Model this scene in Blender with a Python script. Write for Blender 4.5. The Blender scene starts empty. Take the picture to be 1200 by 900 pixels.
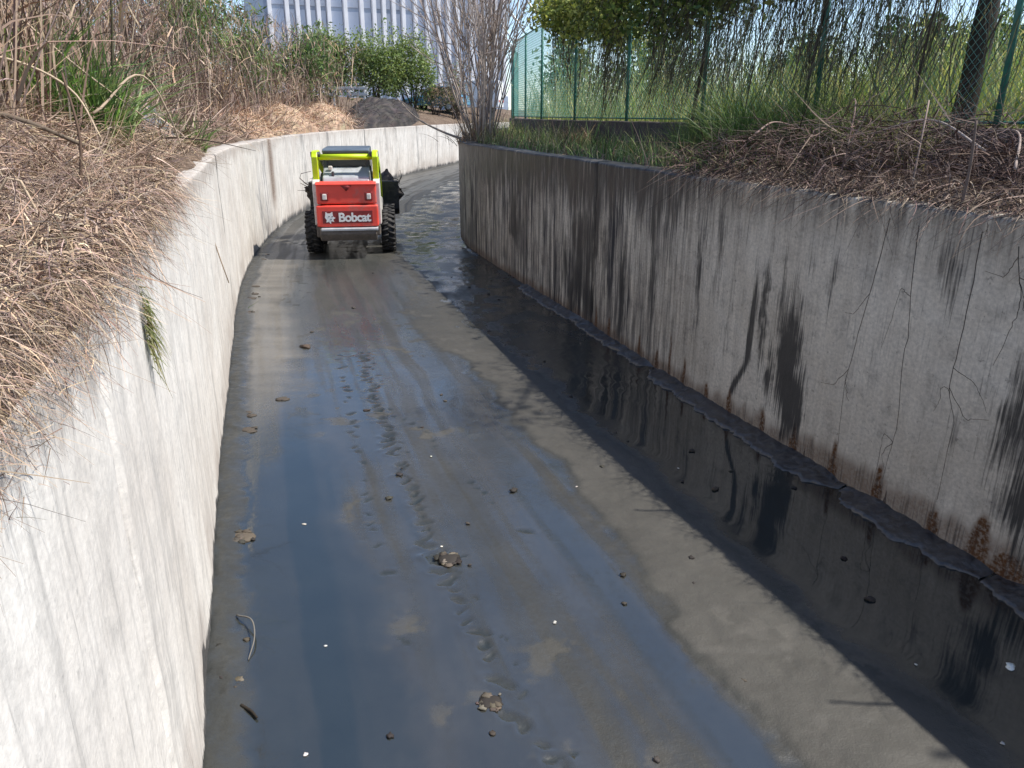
import bpy, bmesh, math
import numpy as np
from mathutils import Vector, Matrix

scene = bpy.context.scene
rad = math.radians

# ---------------------------------------------------------------- camera, sky, sun, exposure
CAM_H = 2.65
cam_d = bpy.data.cameras.new('camera'); cam = bpy.data.objects.new('camera', cam_d)
scene.collection.objects.link(cam); scene.camera = cam
cam.location = (0, 0, CAM_H)
cam.rotation_euler = (rad(90) - math.atan(317 / 900), 0, 0)
cam_d.sensor_fit = 'HORIZONTAL'; cam_d.sensor_width = 36; cam_d.lens = 27
cam_d.clip_start = 0.05; cam_d.clip_end = 3000

SUN_EL = 54
world = bpy.data.worlds.new('World'); scene.world = world; world.use_nodes = True
wn = world.node_tree.nodes; wl = world.node_tree.links
for n in list(wn): wn.remove(n)
w_out = wn.new('ShaderNodeOutputWorld'); w_bg = wn.new('ShaderNodeBackground'); w_sky = wn.new('ShaderNodeTexSky')
w_sky.sky_type = 'NISHITA'; w_sky.sun_disc = False
w_sky.sun_elevation = rad(SUN_EL); w_sky.sun_rotation = rad(90)
w_sky.air_density = 0.75; w_sky.dust_density = 0.35; w_sky.ozone_density = 1.0
w_bg.inputs['Strength'].default_value = 0.15
wl.new(w_sky.outputs['Color'], w_bg.inputs['Color']); wl.new(w_bg.outputs['Background'], w_out.inputs['Surface'])

sun_d = bpy.data.lights.new('sun', 'SUN'); sun = bpy.data.objects.new('sun', sun_d)
scene.collection.objects.link(sun)
sun_d.energy = 4.4; sun_d.angle = rad(0.6); sun_d.color = (1.0, 0.95, 0.87)
sun.rotation_euler = (0, rad(90 - SUN_EL), 0); sun.location = (20, 0, 30)

scene.view_settings.view_transform = 'Standard'; scene.view_settings.look = 'None'
scene.view_settings.exposure = 0.6; scene.view_settings.gamma = 1.0
scene.view_settings.use_curve_mapping = False
scene.render.resolution_x = 1024; scene.render.resolution_y = 768

C = scene.collection
scene.cycles.max_bounces = 4; scene.cycles.diffuse_bounces = 2; scene.cycles.glossy_bounces = 2; scene.cycles.transmission_bounces = 2; scene.cycles.transparent_max_bounces = 4
rng = np.random.default_rng(7)

# ---------------------------------------------------------------- helpers
def tag(o, label=None, cat=None, group=None, kind=None):
    if label: o['label'] = label
    if cat: o['category'] = cat
    if group: o['group'] = group
    if kind: o['kind'] = kind
    return o

def empty(name, loc=(0, 0, 0), rz=0.0):
    o = bpy.data.objects.new(name, None); C.objects.link(o)
    o.location = loc; o.rotation_euler = (0, 0, rz); o.empty_display_size = 0.2
    return o

def link_mesh(name, me, mat, parent=None):
    if mat is not None and not me.materials: me.materials.append(mat)
    o = bpy.data.objects.new(name, me); C.objects.link(o)
    if parent is not None: o.parent = parent
    return o

def mesh_np(name, V, F, mat, parent=None, col=None, uv=None, smooth=False):
    """V (n,3); F (m,k) uniform polygon size or list of such arrays; col (n,3|4) point colours; uv (n,2)."""
    V = np.ascontiguousarray(V, np.float32)
    Fs = F if isinstance(F, list) else [F]
    Fs = [np.asarray(f, np.int32) for f in Fs if len(f)]
    me = bpy.data.meshes.new(name)
    me.vertices.add(len(V)); me.vertices.foreach_set('co', V.ravel())
    loops = np.concatenate([f.ravel() for f in Fs])
    tot = np.concatenate([np.full(len(f), f.shape[1], np.int32) for f in Fs])
    start = np.concatenate([[0], np.cumsum(tot)[:-1]]).astype(np.int32)
    me.loops.add(len(loops)); me.loops.foreach_set('vertex_index', loops)
    me.polygons.add(len(tot)); me.polygons.foreach_set('loop_start', start); me.polygons.foreach_set('loop_total', tot)
    if smooth: me.polygons.foreach_set('use_smooth', np.ones(len(tot), bool))
    me.update(calc_edges=True); me.validate()
    if col is not None:
        col = np.asarray(col, np.float32)
        if col.shape[1] == 3: col = np.hstack([col, np.ones((len(col), 1), np.float32)])
        a = me.attributes.new('Col', 'FLOAT_COLOR', 'POINT'); a.data.foreach_set('color', np.ascontiguousarray(col).ravel())
    if uv is not None:
        u = me.uv_layers.new(name='UVMap')
        u.data.foreach_set('uv', np.ascontiguousarray(np.asarray(uv, np.float32)[loops]).ravel())
    return link_mesh(name, me, mat, parent)

def _hash(ix, iy, seed):
    h = (ix.astype(np.int64) * 374761393 + iy.astype(np.int64) * 668265263 + seed * 1442695041) & 0x7fffffff
    h = ((h ^ (h >> 13)) * 1274126177) & 0x7fffffff
    return ((h ^ (h >> 16)) & 0xffff) / 65535.0

def vnoise(x, y, seed=0):
    x = np.asarray(x, float); y = np.asarray(y, float)
    ix = np.floor(x).astype(int); iy = np.floor(y).astype(int)
    fx = x - ix; fy = y - iy; fx = fx * fx * (3 - 2 * fx); fy = fy * fy * (3 - 2 * fy)
    a = _hash(ix, iy, seed); b = _hash(ix + 1, iy, seed); c = _hash(ix, iy + 1, seed); d = _hash(ix + 1, iy + 1, seed)
    return (a * (1 - fx) + b * fx) * (1 - fy) + (c * (1 - fx) + d * fx) * fy

def fbm(x, y, seed=0, oct=4):
    s = 0; a = 0.5; n = 0
    for k in range(oct):
        s = s + a * vnoise(x * 2 ** k, y * 2 ** k, seed + 17 * k); n += a; a *= 0.5
    return s / n

def sstep(a, b, x):
    t = np.clip((np.asarray(x, float) - a) / (b - a), 0, 1); return t * t * (3 - 2 * t)

def grid_faces(nr, nc):
    r, c = np.meshgrid(np.arange(nr - 1), np.arange(nc - 1), indexing='ij')
    i = (r * nc + c).ravel()
    return np.stack([i, i + 1, i + nc + 1, i + nc], 1)

def hermite(P):
    P = np.asarray(P, float); x, y = P[:, 0], P[:, 1]; m = np.gradient(y, x)
    def f(q):
        q = np.asarray(q, float); i = np.clip(np.searchsorted(x, q) - 1, 0, len(x) - 2)
        h = x[i + 1] - x[i]; t = (q - x[i]) / h
        return ((2 * t**3 - 3 * t**2 + 1) * y[i] + (t**3 - 2 * t**2 + t) * h * m[i]
                + (-2 * t**3 + 3 * t**2) * y[i + 1] + (t**3 - t**2) * h * m[i + 1])
    return f

# --- strips of grass, reeds, twigs (flat tapered ribbons with a bend), vectorised
def blades(base, d, L, w, bend, col, seg=4, tip=0.12, seed=0):
    """base (n,3), d (n,3) unit, L (n,), w (n,), bend (n,3) added as L*t^2*bend, col (n,3)."""
    n = len(base); r = np.random.default_rng(seed)
    t = np.linspace(0, 1, seg + 1)
    P = base[:, None] + d[:, None] * (L[:, None] * t)[..., None] + bend[:, None] * (L[:, None] * t**2)[..., None]
    a = r.uniform(0, 2 * np.pi, n)
    side = np.stack([np.cos(a), np.sin(a), r.normal(0, .25, n)], 1)
    side -= (side * d).sum(1, keepdims=True) * d
    side /= np.linalg.norm(side, axis=1, keepdims=True) + 1e-6
    wt = (1 - (1 - tip) * t ** 1.3)
    off = side[:, None] * (w[:, None] * wt * .5)[..., None]
    V = np.stack([P - off, P + off], 2).reshape(-1, 3)
    k = 2 * (seg + 1)
    f = np.array([[2 * j, 2 * j + 1, 2 * j + 3, 2 * j + 2] for j in range(seg)])
    F = (f[None] + (np.arange(n) * k)[:, None, None]).reshape(-1, 4)
    return V, F, np.repeat(col, k, 0)

def rand_dirs(n, tilt, r, up=1.0):
    a = r.uniform(0, 2 * np.pi, n); s = np.abs(r.normal(0, tilt, n))
    d = np.stack([np.cos(a) * s, np.sin(a) * s, np.full(n, up)], 1)
    return d / np.linalg.norm(d, axis=1, keepdims=True)

def palette(cols, n, r, var=0.18, p=None):
    cols = np.asarray(cols); i = r.choice(len(cols), n, p=p)
    c = cols[i] * (1 + r.normal(0, var, (n, 1))) * (1 + r.normal(0, .04, (n, 3)))
    return np.clip(c, .005, 1)

def leaves(cent, size, col, r, asp=0.45, droop=0.0):
    n = len(cent)
    a = r.normal(0, 1, (n, 3)); a[:, 2] -= droop; a /= np.linalg.norm(a, axis=1, keepdims=True)
    b = r.normal(0, 1, (n, 3)); b -= (a * b).sum(1, keepdims=True) * a; b /= np.linalg.norm(b, axis=1, keepdims=True)
    s = size[:, None]
    V = np.stack([cent - a * s * .5, cent + b * s * asp * .5, cent + a * s * .5, cent - b * s * asp * .5], 1).reshape(-1, 3)
    F = np.arange(n * 4).reshape(-1, 4)
    return V, F, np.repeat(col, 4, 0)

def tube_np(pts, radii, sides=6):
    pts = np.asarray(pts, float); n = len(pts); radii = np.broadcast_to(np.asarray(radii, float), (n,))
    t = np.gradient(pts, axis=0); t /= np.linalg.norm(t, axis=1, keepdims=True) + 1e-9
    ref = np.array([0, 0, 1.0]) if abs(t[0, 2]) < .9 else np.array([1.0, 0, 0])
    u = np.cross(t, ref); u /= np.linalg.norm(u, axis=1, keepdims=True) + 1e-9
    v = np.cross(t, u)
    an = np.arange(sides) * 2 * np.pi / sides
    V = pts[:, None] + (u[:, None] * np.cos(an)[None, :, None] + v[:, None] * np.sin(an)[None, :, None]) * radii[:, None, None]
    V = V.reshape(-1, 3)
    F = []
    for i in range(n - 1):
        for j in range(sides):
            k = (j + 1) % sides
            F.append((i * sides + j, i * sides + k, (i + 1) * sides + k, (i + 1) * sides + j))
    V = np.vstack([V, pts[0], pts[-1]])
    T = []
    for j in range(sides):
        k = (j + 1) % sides
        T.append((len(V) - 2, k, j)); T.append((len(V) - 1, (n - 1) * sides + j, (n - 1) * sides + k))
    return V, np.array(F, np.int32), np.array(T, np.int32)

class Acc:
    def __init__(s): s.V = []; s.Q = []; s.T = []; s.Cc = []; s.n = 0
    def add(s, V, Q=None, T=None, col=(.5, .5, .5)):
        V = np.asarray(V, float); s.V.append(V)
        if Q is not None and len(Q): s.Q.append(np.asarray(Q) + s.n)
        if T is not None and len(T): s.T.append(np.asarray(T) + s.n)
        col = np.asarray(col, float)
        s.Cc.append(np.tile(col, (len(V), 1)) if col.ndim == 1 else col); s.n += len(V)
    def tube(s, pts, rr, sides=6, col=(.5, .5, .5)):
        V, Q, T = tube_np(pts, rr, sides); s.add(V, Q, T, col)
    def build(s, name, mat, parent=None, smooth=False):
        F = []
        if s.Q: F.append(np.concatenate(s.Q))
        if s.T: F.append(np.concatenate(s.T))
        return mesh_np(name, np.concatenate(s.V), F, mat, parent, np.concatenate(s.Cc), smooth=smooth)

# ---------------------------------------------------------------- materials
def new_mat(name):
    m = bpy.data.materials.new(name); m.use_nodes = True
    nt = m.node_tree; b = nt.nodes['Principled BSDF']
    return m, nt, b

def N(nt, t, **kw):
    n = nt.nodes.new(t)
    for k, v in kw.items():
        if k in n.inputs: n.inputs[k].default_value = v
        else: setattr(n, k, v)
    return n

def mixc(nt, fac, a, b, blend='MIX'):
    n = nt.nodes.new('ShaderNodeMix'); n.data_type = 'RGBA'; n.blend_type = blend
    for s, v in ((n.inputs[0], fac), (n.inputs[6], a), (n.inputs[7], b)):
        if hasattr(v, 'is_output'): nt.links.new(v, s)
        elif isinstance(v, (int, float)): s.default_value = v
        else: s.default_value = (*v, 1) if len(v) == 3 else v
    return n.outputs[2]

def mathn(nt, op, a, b=None, clamp=False):
    n = nt.nodes.new('ShaderNodeMath'); n.operation = op; n.use_clamp = clamp
    for s, v in ((n.inputs[0], a), (n.inputs[1], b)):
        if v is None: continue
        if hasattr(v, 'is_output'): nt.links.new(v, s)
        else: s.default_value = v
    return n.outputs[0]

def mapr(nt, v, a, b, c=0.0, d=1.0):
    n = nt.nodes.new('ShaderNodeMapRange'); nt.links.new(v, n.inputs[0])
    for i, x in enumerate((a, b, c, d)): n.inputs[i + 1].default_value = x
    return n.outputs[0]

def noise(nt, vec, scale, detail=4, rough=.55, mscale=None):
    if mscale is not None:
        mp = nt.nodes.new('ShaderNodeMapping'); mp.inputs['Scale'].default_value = mscale; nt.links.new(vec, mp.inputs['Vector']); vec = mp.outputs[0]
    n = N(nt, 'ShaderNodeTexNoise', Scale=scale, Detail=detail, Roughness=rough); nt.links.new(vec, n.inputs['Vector'])
    return n.outputs['Fac']

def mat_plain(name, col, rough=.6, metal=0.0, var=.15, nscale=12, bump=.1, spec=.5, dirt=None, dirt_amt=0.0):
    m, nt, b = new_mat(name)
    tc = N(nt, 'ShaderNodeTexCoord').outputs['Object']
    n1 = noise(nt, tc, nscale, 5)
    f = mapr(nt, n1, .3, .7, 1 - var, 1 + var)
    c = mixc(nt, 1.0, col, f, 'MULTIPLY')
    if dirt is not None:
        n2 = noise(nt, tc, nscale * .35, 6, .65)
        c = mixc(nt, mapr(nt, n2, .62 - dirt_amt * .4, .78 - dirt_amt * .3), c, dirt)
    nt.links.new(c, b.inputs['Base Color'])
    nt.links.new(mapr(nt, n1, .3, .7, max(0, rough - .1), min(1, rough + .1)), b.inputs['Roughness'])
    b.inputs['Metallic'].default_value = metal; b.inputs['Specular IOR Level'].default_value = spec
    if bump:
        bp = N(nt, 'ShaderNodeBump', Strength=bump, Distance=.01); nt.links.new(n1, bp.inputs['Height']); nt.links.new(bp.outputs[0], b.inputs['Normal'])
    return m

def mat_veg(name, rough=.7, transl=.25, spec=.2):
    m, nt, b = new_mat(name)
    a = N(nt, 'ShaderNodeAttribute', attribute_name='Col').outputs['Color']
    nt.links.new(a, b.inputs['Base Color']); b.inputs['Roughness'].default_value = rough; b.inputs['Specular IOR Level'].default_value = spec
    if transl > 0:
        tr = N(nt, 'ShaderNodeBsdfTranslucent'); nt.links.new(mixc(nt, 1.0, a, (1.1, 1.1, .8), 'MULTIPLY'), tr.inputs['Color'])
        mx = N(nt, 'ShaderNodeMixShader', Fac=transl); nt.links.new(b.outputs[0], mx.inputs[1]); nt.links.new(tr.outputs[0], mx.inputs[2])
        nt.links.new(mx.outputs[0], nt.nodes['Material Output'].inputs['Surface'])
    return m

M_leaf = mat_veg('leaf', .5, .42, .35)
M_dry = mat_veg('dry_stalk', .8, 0, .15)
M_twig = mat_veg('twig_bark', .85, 0, .15)
M_clod = mat_veg('wet_clod', .7, 0, .25)

# concrete of the channel walls: UV = metres along the wall and up; Col = (black film, rust, wash)
def mat_wall(name, base, light, dark, streak_lo, streak_hi, streak_amt):
    m, nt, b = new_mat(name)
    uv = N(nt, 'ShaderNodeUVMap', uv_map='UVMap').outputs['UV']
    at = N(nt, 'ShaderNodeAttribute', attribute_name='Col').outputs['Color']
    sep = N(nt, 'ShaderNodeSeparateColor'); nt.links.new(at, sep.inputs[0]); R_, G_, B_ = sep.outputs
    big = noise(nt, uv, 1.1, 3, .6)
    st1 = noise(nt, uv, 1, 4, .6, (9, .55, 1))
    st2 = noise(nt, uv, 1, 3, .6, (30, 1.6, 1))
    fine = noise(nt, uv, 38, 3, .65)
    mott = noise(nt, uv, 6, 4, .65)
    c = mixc(nt, mapr(nt, big, .35, .65), base, light)
    c = mixc(nt, mapr(nt, mott, .52, .72, 0, .35), c, dark)
    stv = mathn(nt, 'ADD', mathn(nt, 'MULTIPLY', st1, .65), mathn(nt, 'MULTIPLY', st2, .35))
    sfac = mathn(nt, 'MULTIPLY', mapr(nt, stv, streak_lo, streak_hi), mathn(nt, 'ADD', mathn(nt, 'MULTIPLY', B_, 1.0), streak_amt), True)
    c = mixc(nt, sfac, c, dark)
    # lime runs, pale
    st3 = noise(nt, uv, 1, 3, .6, (22, .4, 1))
    c = mixc(nt, mapr(nt, st3, .6, .74, 0, .45), c, light)
    st4 = noise(nt, uv, 1, 3, .6, (62, 2.2, 1))
    c = mixc(nt, mathn(nt, 'MULTIPLY', mapr(nt, st4, .55, .68, 0, .75), mathn(nt, 'ADD', mathn(nt, 'MULTIPLY', B_, 1.1), mapr(nt, big, .45, .65, .05, .45)), True), c, dark)
    spk = noise(nt, uv, 17, 4, .75)
    c = mixc(nt, mapr(nt, spk, .60, .70, 0, .5), c, dark)
    # rust weeping at the foot
    rn = mathn(nt, 'MULTIPLY', G_, mapr(nt, fine, .3, .6, .55, 1.1), True)
    c = mixc(nt, rn, c, mixc(nt, mott, (.05, .02, .008), (.17, .075, .025)))
    # black film: broken up by fine vertical noise
    bfac = mapr(nt, mathn(nt, 'ADD', R_, mathn(nt, 'ADD', mathn(nt, 'MULTIPLY', mathn(nt, 'SUBTRACT', stv, .5), 1.3), mathn(nt, 'MULTIPLY', mathn(nt, 'SUBTRACT', st4, .5), 1.6))), .28, .78)
    c = mixc(nt, mathn(nt, 'MULTIPLY', bfac, .92), c, (.016, .017, .02))
    c = mixc(nt, mapr(nt, fine, .35, .65, .25, 0), c, dark)
    nt.links.new(c, b.inputs['Base Color'])
    nt.links.new(mapr(nt, bfac, 0, 1, .9, .45), b.inputs['Roughness']); b.inputs['Specular IOR Level'].default_value = .3
    h = mathn(nt, 'ADD', mathn(nt, 'MULTIPLY', fine, .35), mathn(nt, 'MULTIPLY', mott, .65))
    bp = N(nt, 'ShaderNodeBump', Strength=.5, Distance=.012); nt.links.new(h, bp.inputs['Height']); nt.links.new(bp.outputs[0], b.inputs['Normal'])
    return m

M_wallL = mat_wall('pale_concrete', (.60, .56, .51), (.75, .72, .67), (.27, .265, .255), .48, .72, .62)
M_wallR = mat_wall('stained_concrete', (.60, .53, .43), (.74, .675, .57), (.04, .038, .042), .38, .58, .12)

def mat_floor():
    m, nt, b = new_mat('wet_mud')
    at = N(nt, 'ShaderNodeAttribute', attribute_name='Col').outputs['Color']
    sep = N(nt, 'ShaderNodeSeparateColor'); nt.links.new(at, sep.inputs[0]); W, D, L = sep.outputs      # wet, dark, light
    tc = N(nt, 'ShaderNodeTexCoord').outputs['Object']
    n1 = noise(nt, tc, 2.2, 4, .6); n2 = noise(nt, tc, 26, 4, .65); n3 = noise(nt, tc, 90, 3, .6)
    c = mixc(nt, mapr(nt, n1, .35, .65), (.040, .039, .033), (.055, .053, .045))
    c = mixc(nt, mapr(nt, n2, .35, .7, .35, 0), c, (.036, .031, .027))
    c = mixc(nt, L, c, (.195, .18, .158))
    c = mixc(nt, D, c, mixc(nt, n1, (.010, .015, .015), (.022, .028, .028)))
    nt.links.new(c, b.inputs['Base Color'])
    wv = mathn(nt, 'ADD', W, mathn(nt, 'MULTIPLY', mathn(nt, 'SUBTRACT', n2, .5), .35), True)
    nt.links.new(mapr(nt, wv, .1, .9, .62, .035), b.inputs['Roughness'])
    b.inputs['IOR'].default_value = 2.15; nt.links.new(mapr(nt, wv, .2, .8, .10, .5), b.inputs['Specular IOR Level'])
    bh = mathn(nt, 'ADD', mathn(nt, 'MULTIPLY', n2, .7), mathn(nt, 'MULTIPLY', n3, .3))
    bp = N(nt, 'ShaderNodeBump', Distance=.012); nt.links.new(bh, bp.inputs['Height'])
    nt.links.new(mapr(nt, wv, .2, .85, .5, .006), bp.inputs['Strength']); nt.links.new(bp.outputs[0], b.inputs['Normal'])
    return m
M_floor = mat_floor()

def mat_ground():
    m, nt, b = new_mat('bank_soil')
    tc = N(nt, 'ShaderNodeTexCoord').outputs['Object']
    n1 = noise(nt, tc, .8, 3, .6); n2 = noise(nt, tc, 14, 4, .7)
    c = mixc(nt, mapr(nt, n1, .35, .65), (.15, .105, .078), (.24, .185, .14))
    c = mixc(nt, mapr(nt, n2, .4, .65), c, (.09, .066, .05))
    nt.links.new(c, b.inputs['Base Color']); b.inputs['Roughness'].default_value = .95; b.inputs['Specular IOR Level'].default_value = .1
    bp = N(nt, 'ShaderNodeBump', Strength=.8, Distance=.05); nt.links.new(n2, bp.inputs['Height']); nt.links.new(bp.outputs[0], b.inputs['Normal'])
    return m
M_ground = mat_ground()
M_plinth = mat_plain('dark_plinth_concrete', (.085, .068, .058), .9, var=.5, nscale=7, bump=.4)
M_footing = mat_plain('wet_silt_ledge', (.05, .046, .044), .42, var=.6, nscale=22, bump=.8, spec=.9, dirt=(.10, .085, .07), dirt_amt=.2)
M_green_post = mat_plain('green_coated_steel', (.035, .17, .13), .45, var=.2)
M_green_wire = mat_plain('green_coated_wire', (.11, .30, .26), .5, var=.2)
M_galv = mat_plain('galvanised_steel', (.55, .56, .55), .45, .4, var=.15)

# ---------------------------------------------------------------- channel outline
XR = hermite([(-4, 5.6), (0, 4.3), (3.84, 3.0), (4.69, 2.68), (7.27, 1.8), (9.93, .98), (12.7, .1), (17.3, -1.12), (20, -1.28), (23.4, -1.3), (33, -.4), (46, 2.2), (60, 6.5), (75, 13)])
XL = hermite([(-4, .85), (0, -.47), (2.56, -1.32), (4.81, -2.08), (8.1, -3.12), (12.7, -4.5), (18.6, -5.65), (23.4, -6.0), (33, -5.3), (46, -3.0), (60, 1.5), (75, 8)])
ZR = 2.09                                            # top of the right wall
def ZL(y): return 2.16 - .07 * sstep(8, 20, y)      # top of the left wall
THICK = .30

def bankL(d, y):    # height of the left bank d metres behind the wall face
    return ZL(y) - .03 + .42 * np.maximum(d - .35, 0) * (1 - sstep(0, 9, d) * .55) * (1 - .35 * sstep(12, 26, y))

_yq = np.linspace(-4, 74, 400)
_cosq = np.cos(np.arctan(np.gradient(XL(_yq), _yq)))
def hgt(X, Y):
    """height of the banks at world X, Y (sunk below the floor inside the channel)"""
    X = np.asarray(X, float); Y = np.asarray(Y, float)
    yc = np.clip(Y, -4, 74); cs = np.interp(yc, _yq, _cosq)
    dl = (XL(yc) - X) * cs; dr = (X - XR(yc)) * cs
    nb = fbm(X * .6, Y * .6, 3) - .5; n2 = fbm(X * 3, Y * 3, 5) - .5
    zl = np.minimum(bankL(np.minimum(dl, 16), yc), 5.0) + (nb * .5 + n2 * .12) * sstep(.5, 2, dl)
    zr = ZR - .03 + (nb * .25 + n2 * .1) * sstep(.4, 1.2, dr)
    z = np.where(dl > 0, zl, zr)
    return np.where((dl < .15) & (dr < .15) & (Y < 74), -.35, z)

# ---------------------------------------------------------------- ground (one sheet to the horizon, sunk below the channel)
def make_ground():
    def axis(a, b, step, far, n):
        core = np.arange(a, b + 1e-6, step)
        g = np.geomspace(step, far, n)
        return np.concatenate([(a - np.cumsum(g))[::-1], core, b + np.cumsum(g)])
    xs = axis(-10, 8, .14, 220, 26); ys = axis(-4, 50, .16, 260, 26)
    X, Y = np.meshgrid(xs, ys)
    z = hgt(X, Y)
    V = np.stack([X, Y, z], -1).reshape(-1, 3)
    o = mesh_np('ground', V, grid_faces(len(ys), len(xs)), M_ground, smooth=False)
    tag(o, kind='structure'); return o
make_ground()

# ---------------------------------------------------------------- channel floor
def make_floor():
    ys = np.concatenate([np.arange(-3.9, 1.9, .1), np.arange(1.9, 9.5, .02), np.arange(9.5, 22, .06), np.arange(22, 74, .3)])
    nc = 230; a = np.linspace(0, 1, nc)
    Y = np.repeat(ys[:, None], nc, 1)
    xl = XL(ys)[:, None] - .06; xr = XR(ys)[:, None] + .06
    A = np.repeat(a[None], len(ys), 0); X = xl + (xr - xl) * A
    n1 = fbm(X * .9, Y * .9, 11); n2 = fbm(X * 4, Y * 4, 12); n3 = fbm(X * 14, Y * 14, 13); nl = fbm(X * 2.2, Y * .35, 14)
    wob = (n1 - .5) * .22 + (n2 - .5) * .10 + (n3 - .5) * .035
    dL = (X - xl) - .06; dR = (xr - X) - .06
    # shore line between the thin film and the exposed mud bar; it closes up the channel
    shore = .545 + .02 * np.sin(Y * 1.1) - .05 * sstep(3.4, 2.4, Y)
    bar = sstep(-.012, .03, A + wob * .5 - shore) * (1 - sstep(-.03, .05, A + wob * .4 - .70))
    bar = bar * (1 - .55 * sstep(8, 12, Y))
    wet = 1 - bar
    film = .80 + .2 * (nl - .5) * 2 + .14 * (n2 - .5)
    wet = wet * film
    pool = 1 - sstep(-.01, .05, A + wob * .55 - (.205 + .02 * np.sin(Y * .9)))        # clear water against the left wall
    strip = (1 - sstep(.09, .26, dL + wob * .8 + (n3 - .5) * .12))
    pool = pool * (1 - strip) * (1 - sstep(5.4, 8.5, Y + 3 * (n1 - .5)))
    right = sstep(-.03, .05, A + wob * .4 - .70) * (1 - sstep(7.0, 9.0, Y + 2 * (n1 - .5)))   # still water by the right wall
    wet = np.maximum(wet, np.maximum(pool, right) * .97)
    far = sstep(8, 13, Y)
    wet = wet * (1 - sstep(7, 11.5, Y) * .42)
    dark = np.maximum(pool * .72, right * .86)
    # black sludge along the outer bend
    sl = sstep(-.05, .12, A + wob * .9 - (.70 - .10 * sstep(11, 18, Y))) * sstep(6.2, 8.5, Y)
    dark = np.maximum(dark, sl * (.85 + .3 * (n2 - .5)))
    wet = np.where(sl > .3, np.maximum(wet, .58 + .9 * (n2 - .5)), wet)
    # middle film gets a little darker in lengthwise lanes left by wheels
    dark = np.maximum(dark, (1 - bar) * (.22 + .7 * (nl - .45)) * (1 - pool) * .8)
    # smeared wheel lanes that follow the channel, and scum flecks in the film
    lane = fbm(A * 20 + .6 * n1, Y * .22, 23); lane2 = fbm(A * 55, Y * .6, 24)
    wet = wet - (1 - bar) * (1 - right) * (1 - sl) * (1 - pool * .7) * (.34 * sstep(.50, .68, lane) + .16 * sstep(.55, .7, lane2))
    dark = dark + (1 - bar) * .35 * sstep(.52, .36, lane)
    scum = sstep(.62, .70, fbm(X * 6, Y * 6, 25)) * sstep(.50, .62, n1) * (1 - pool) * (1 - sl)
    wet = wet - scum * .35
    # dry pale concrete on the left farther up
    light = sstep(.0, .04, A - .03) * (1 - sstep(.13, .24, A + wob * .5)) * sstep(5.5, 8.5, Y) * (1 - sstep(15, 22, Y)) * .75
    light = light * (.6 + .8 * (fbm(X * 1.2, Y * 6, 21) - .2))
    wet = wet * (1 - .5 * np.clip(light, 0, 1)); dark = dark * (1 - np.clip(light, 0, 1))
    light = np.maximum(light, bar * .16 * (n2 + .3)); light = np.maximum(light, scum * .22 * (1 - sl))
    rim = np.exp(-((A + wob * .5 - shore - .012) / .010)**2) * (Y < 9); light = light * (1 - rim * .9); dark = np.maximum(dark, rim * .45 * n2)
    light = np.maximum(light, far * .12 * (1 - sl) * (.4 + n1))
    glint = sl * sstep(11, 14, Y) * sstep(.52, .60, fbm(X * 2.2, Y * 1.6, 27)); wet = np.maximum(wet, glint * .78); light = light * (1 - sl); dark = np.maximum(dark, sl * .9)
    # damp silt strip at the foot of the left wall
    wet = wet * (1 - strip) + .35 * strip; dark = dark * (1 - strip) + .45 * strip; light = light * (1 - strip)
    z = (n1 - .5) * .012 + bar * (.010 + (n3 - .5) * .006 + (n2 - .5) * .007) + strip * (.02 + (n3 - .5) * .03) + sl * (fbm(X * 9, Y * 5, 19) - .5) * .012
    z = z + (1 - wet) * (n3 - .5) * .006
    z += .02 * sstep(.12, .0, dR)
    # tyre tread prints
    def track(pts, step, size, depth, seed, keep):
        nonlocal z, wet, dark, light
        r = np.random.default_rng(seed); pts = np.array(pts)
        seg = np.hypot(*np.diff(pts, axis=0).T); S = np.concatenate([[0], np.cumsum(seg)])
        for s in np.arange(0, S[-1], step):
            if r.random() > keep: continue
            px, py = np.interp(s, S, pts[:, 0]), np.interp(s, S, pts[:, 1])
            qx, qy = np.interp(s + .05, S, pts[:, 0]), np.interp(s + .05, S, pts[:, 1])
            tx, ty = qx - px, qy - py; l = math.hypot(tx, ty) + 1e-6; tx, ty = tx / l, ty / l
            side = r.normal(0, .012)
            px += -ty * side; py += tx * side
            m = np.abs(Y[:, 0] - py) < .25
            if not m.any(): continue
            dx, dy = X[m] - px, Y[m] - py
            lo = dx * tx + dy * ty; la = -dx * ty + dy * tx
            lo = lo + la * r.uniform(-.9, .9) + (n3[m] - .5) * .09; la = la + (n2[m] - .5) * .12; la = la * r.uniform(.7, 1.7); lo = lo * r.uniform(.8, 1.5)
            g = 1 - sstep(.6, 1.15, np.sqrt((la / size[0])**2 + (lo / size[1])**2))
            k = r.uniform(.55, 1)
            z[m] -= g * depth * k; dark[m] = np.maximum(dark[m], g * 1.0 * k); wet[m] = wet[m] * (1 - g) + .35 * g; light[m] *= 1 - g
            rim = np.exp(-((np.sqrt((la / size[0])**2 + (lo / size[1])**2) - 1.3) / .25)**2)
            z[m] += rim * depth * .35
    t1 = [(-1.75, 8.6), (-1.33, 7.02), (-1.02, 5.99), (-.66, 4.81), (-.35, 3.88), (-.13, 3.28), (0, 2.86), (.15, 2.61), (.4, 2.1)]
    track(t1, .105, (.060, .036), .013, 1, .9)
    track([(x + .10, y + .04) for x, y in t1], .21, (.03, .022), .007, 2, .5)
    track([(-.94, 6.58), (-.6, 5.8), (-.25, 5.13), (.1, 4.5)], .12, (.035, .03), .006, 3, .7)
    track([(-2.0, 8.6), (-1.6, 7.0), (-1.3, 5.9), (-1.0, 4.8), (-.72, 3.9), (-.5, 3.2)], .11, (.05, .03), .004, 4, .6)
    z[:, 0] = z[:, 1]; 
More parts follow.
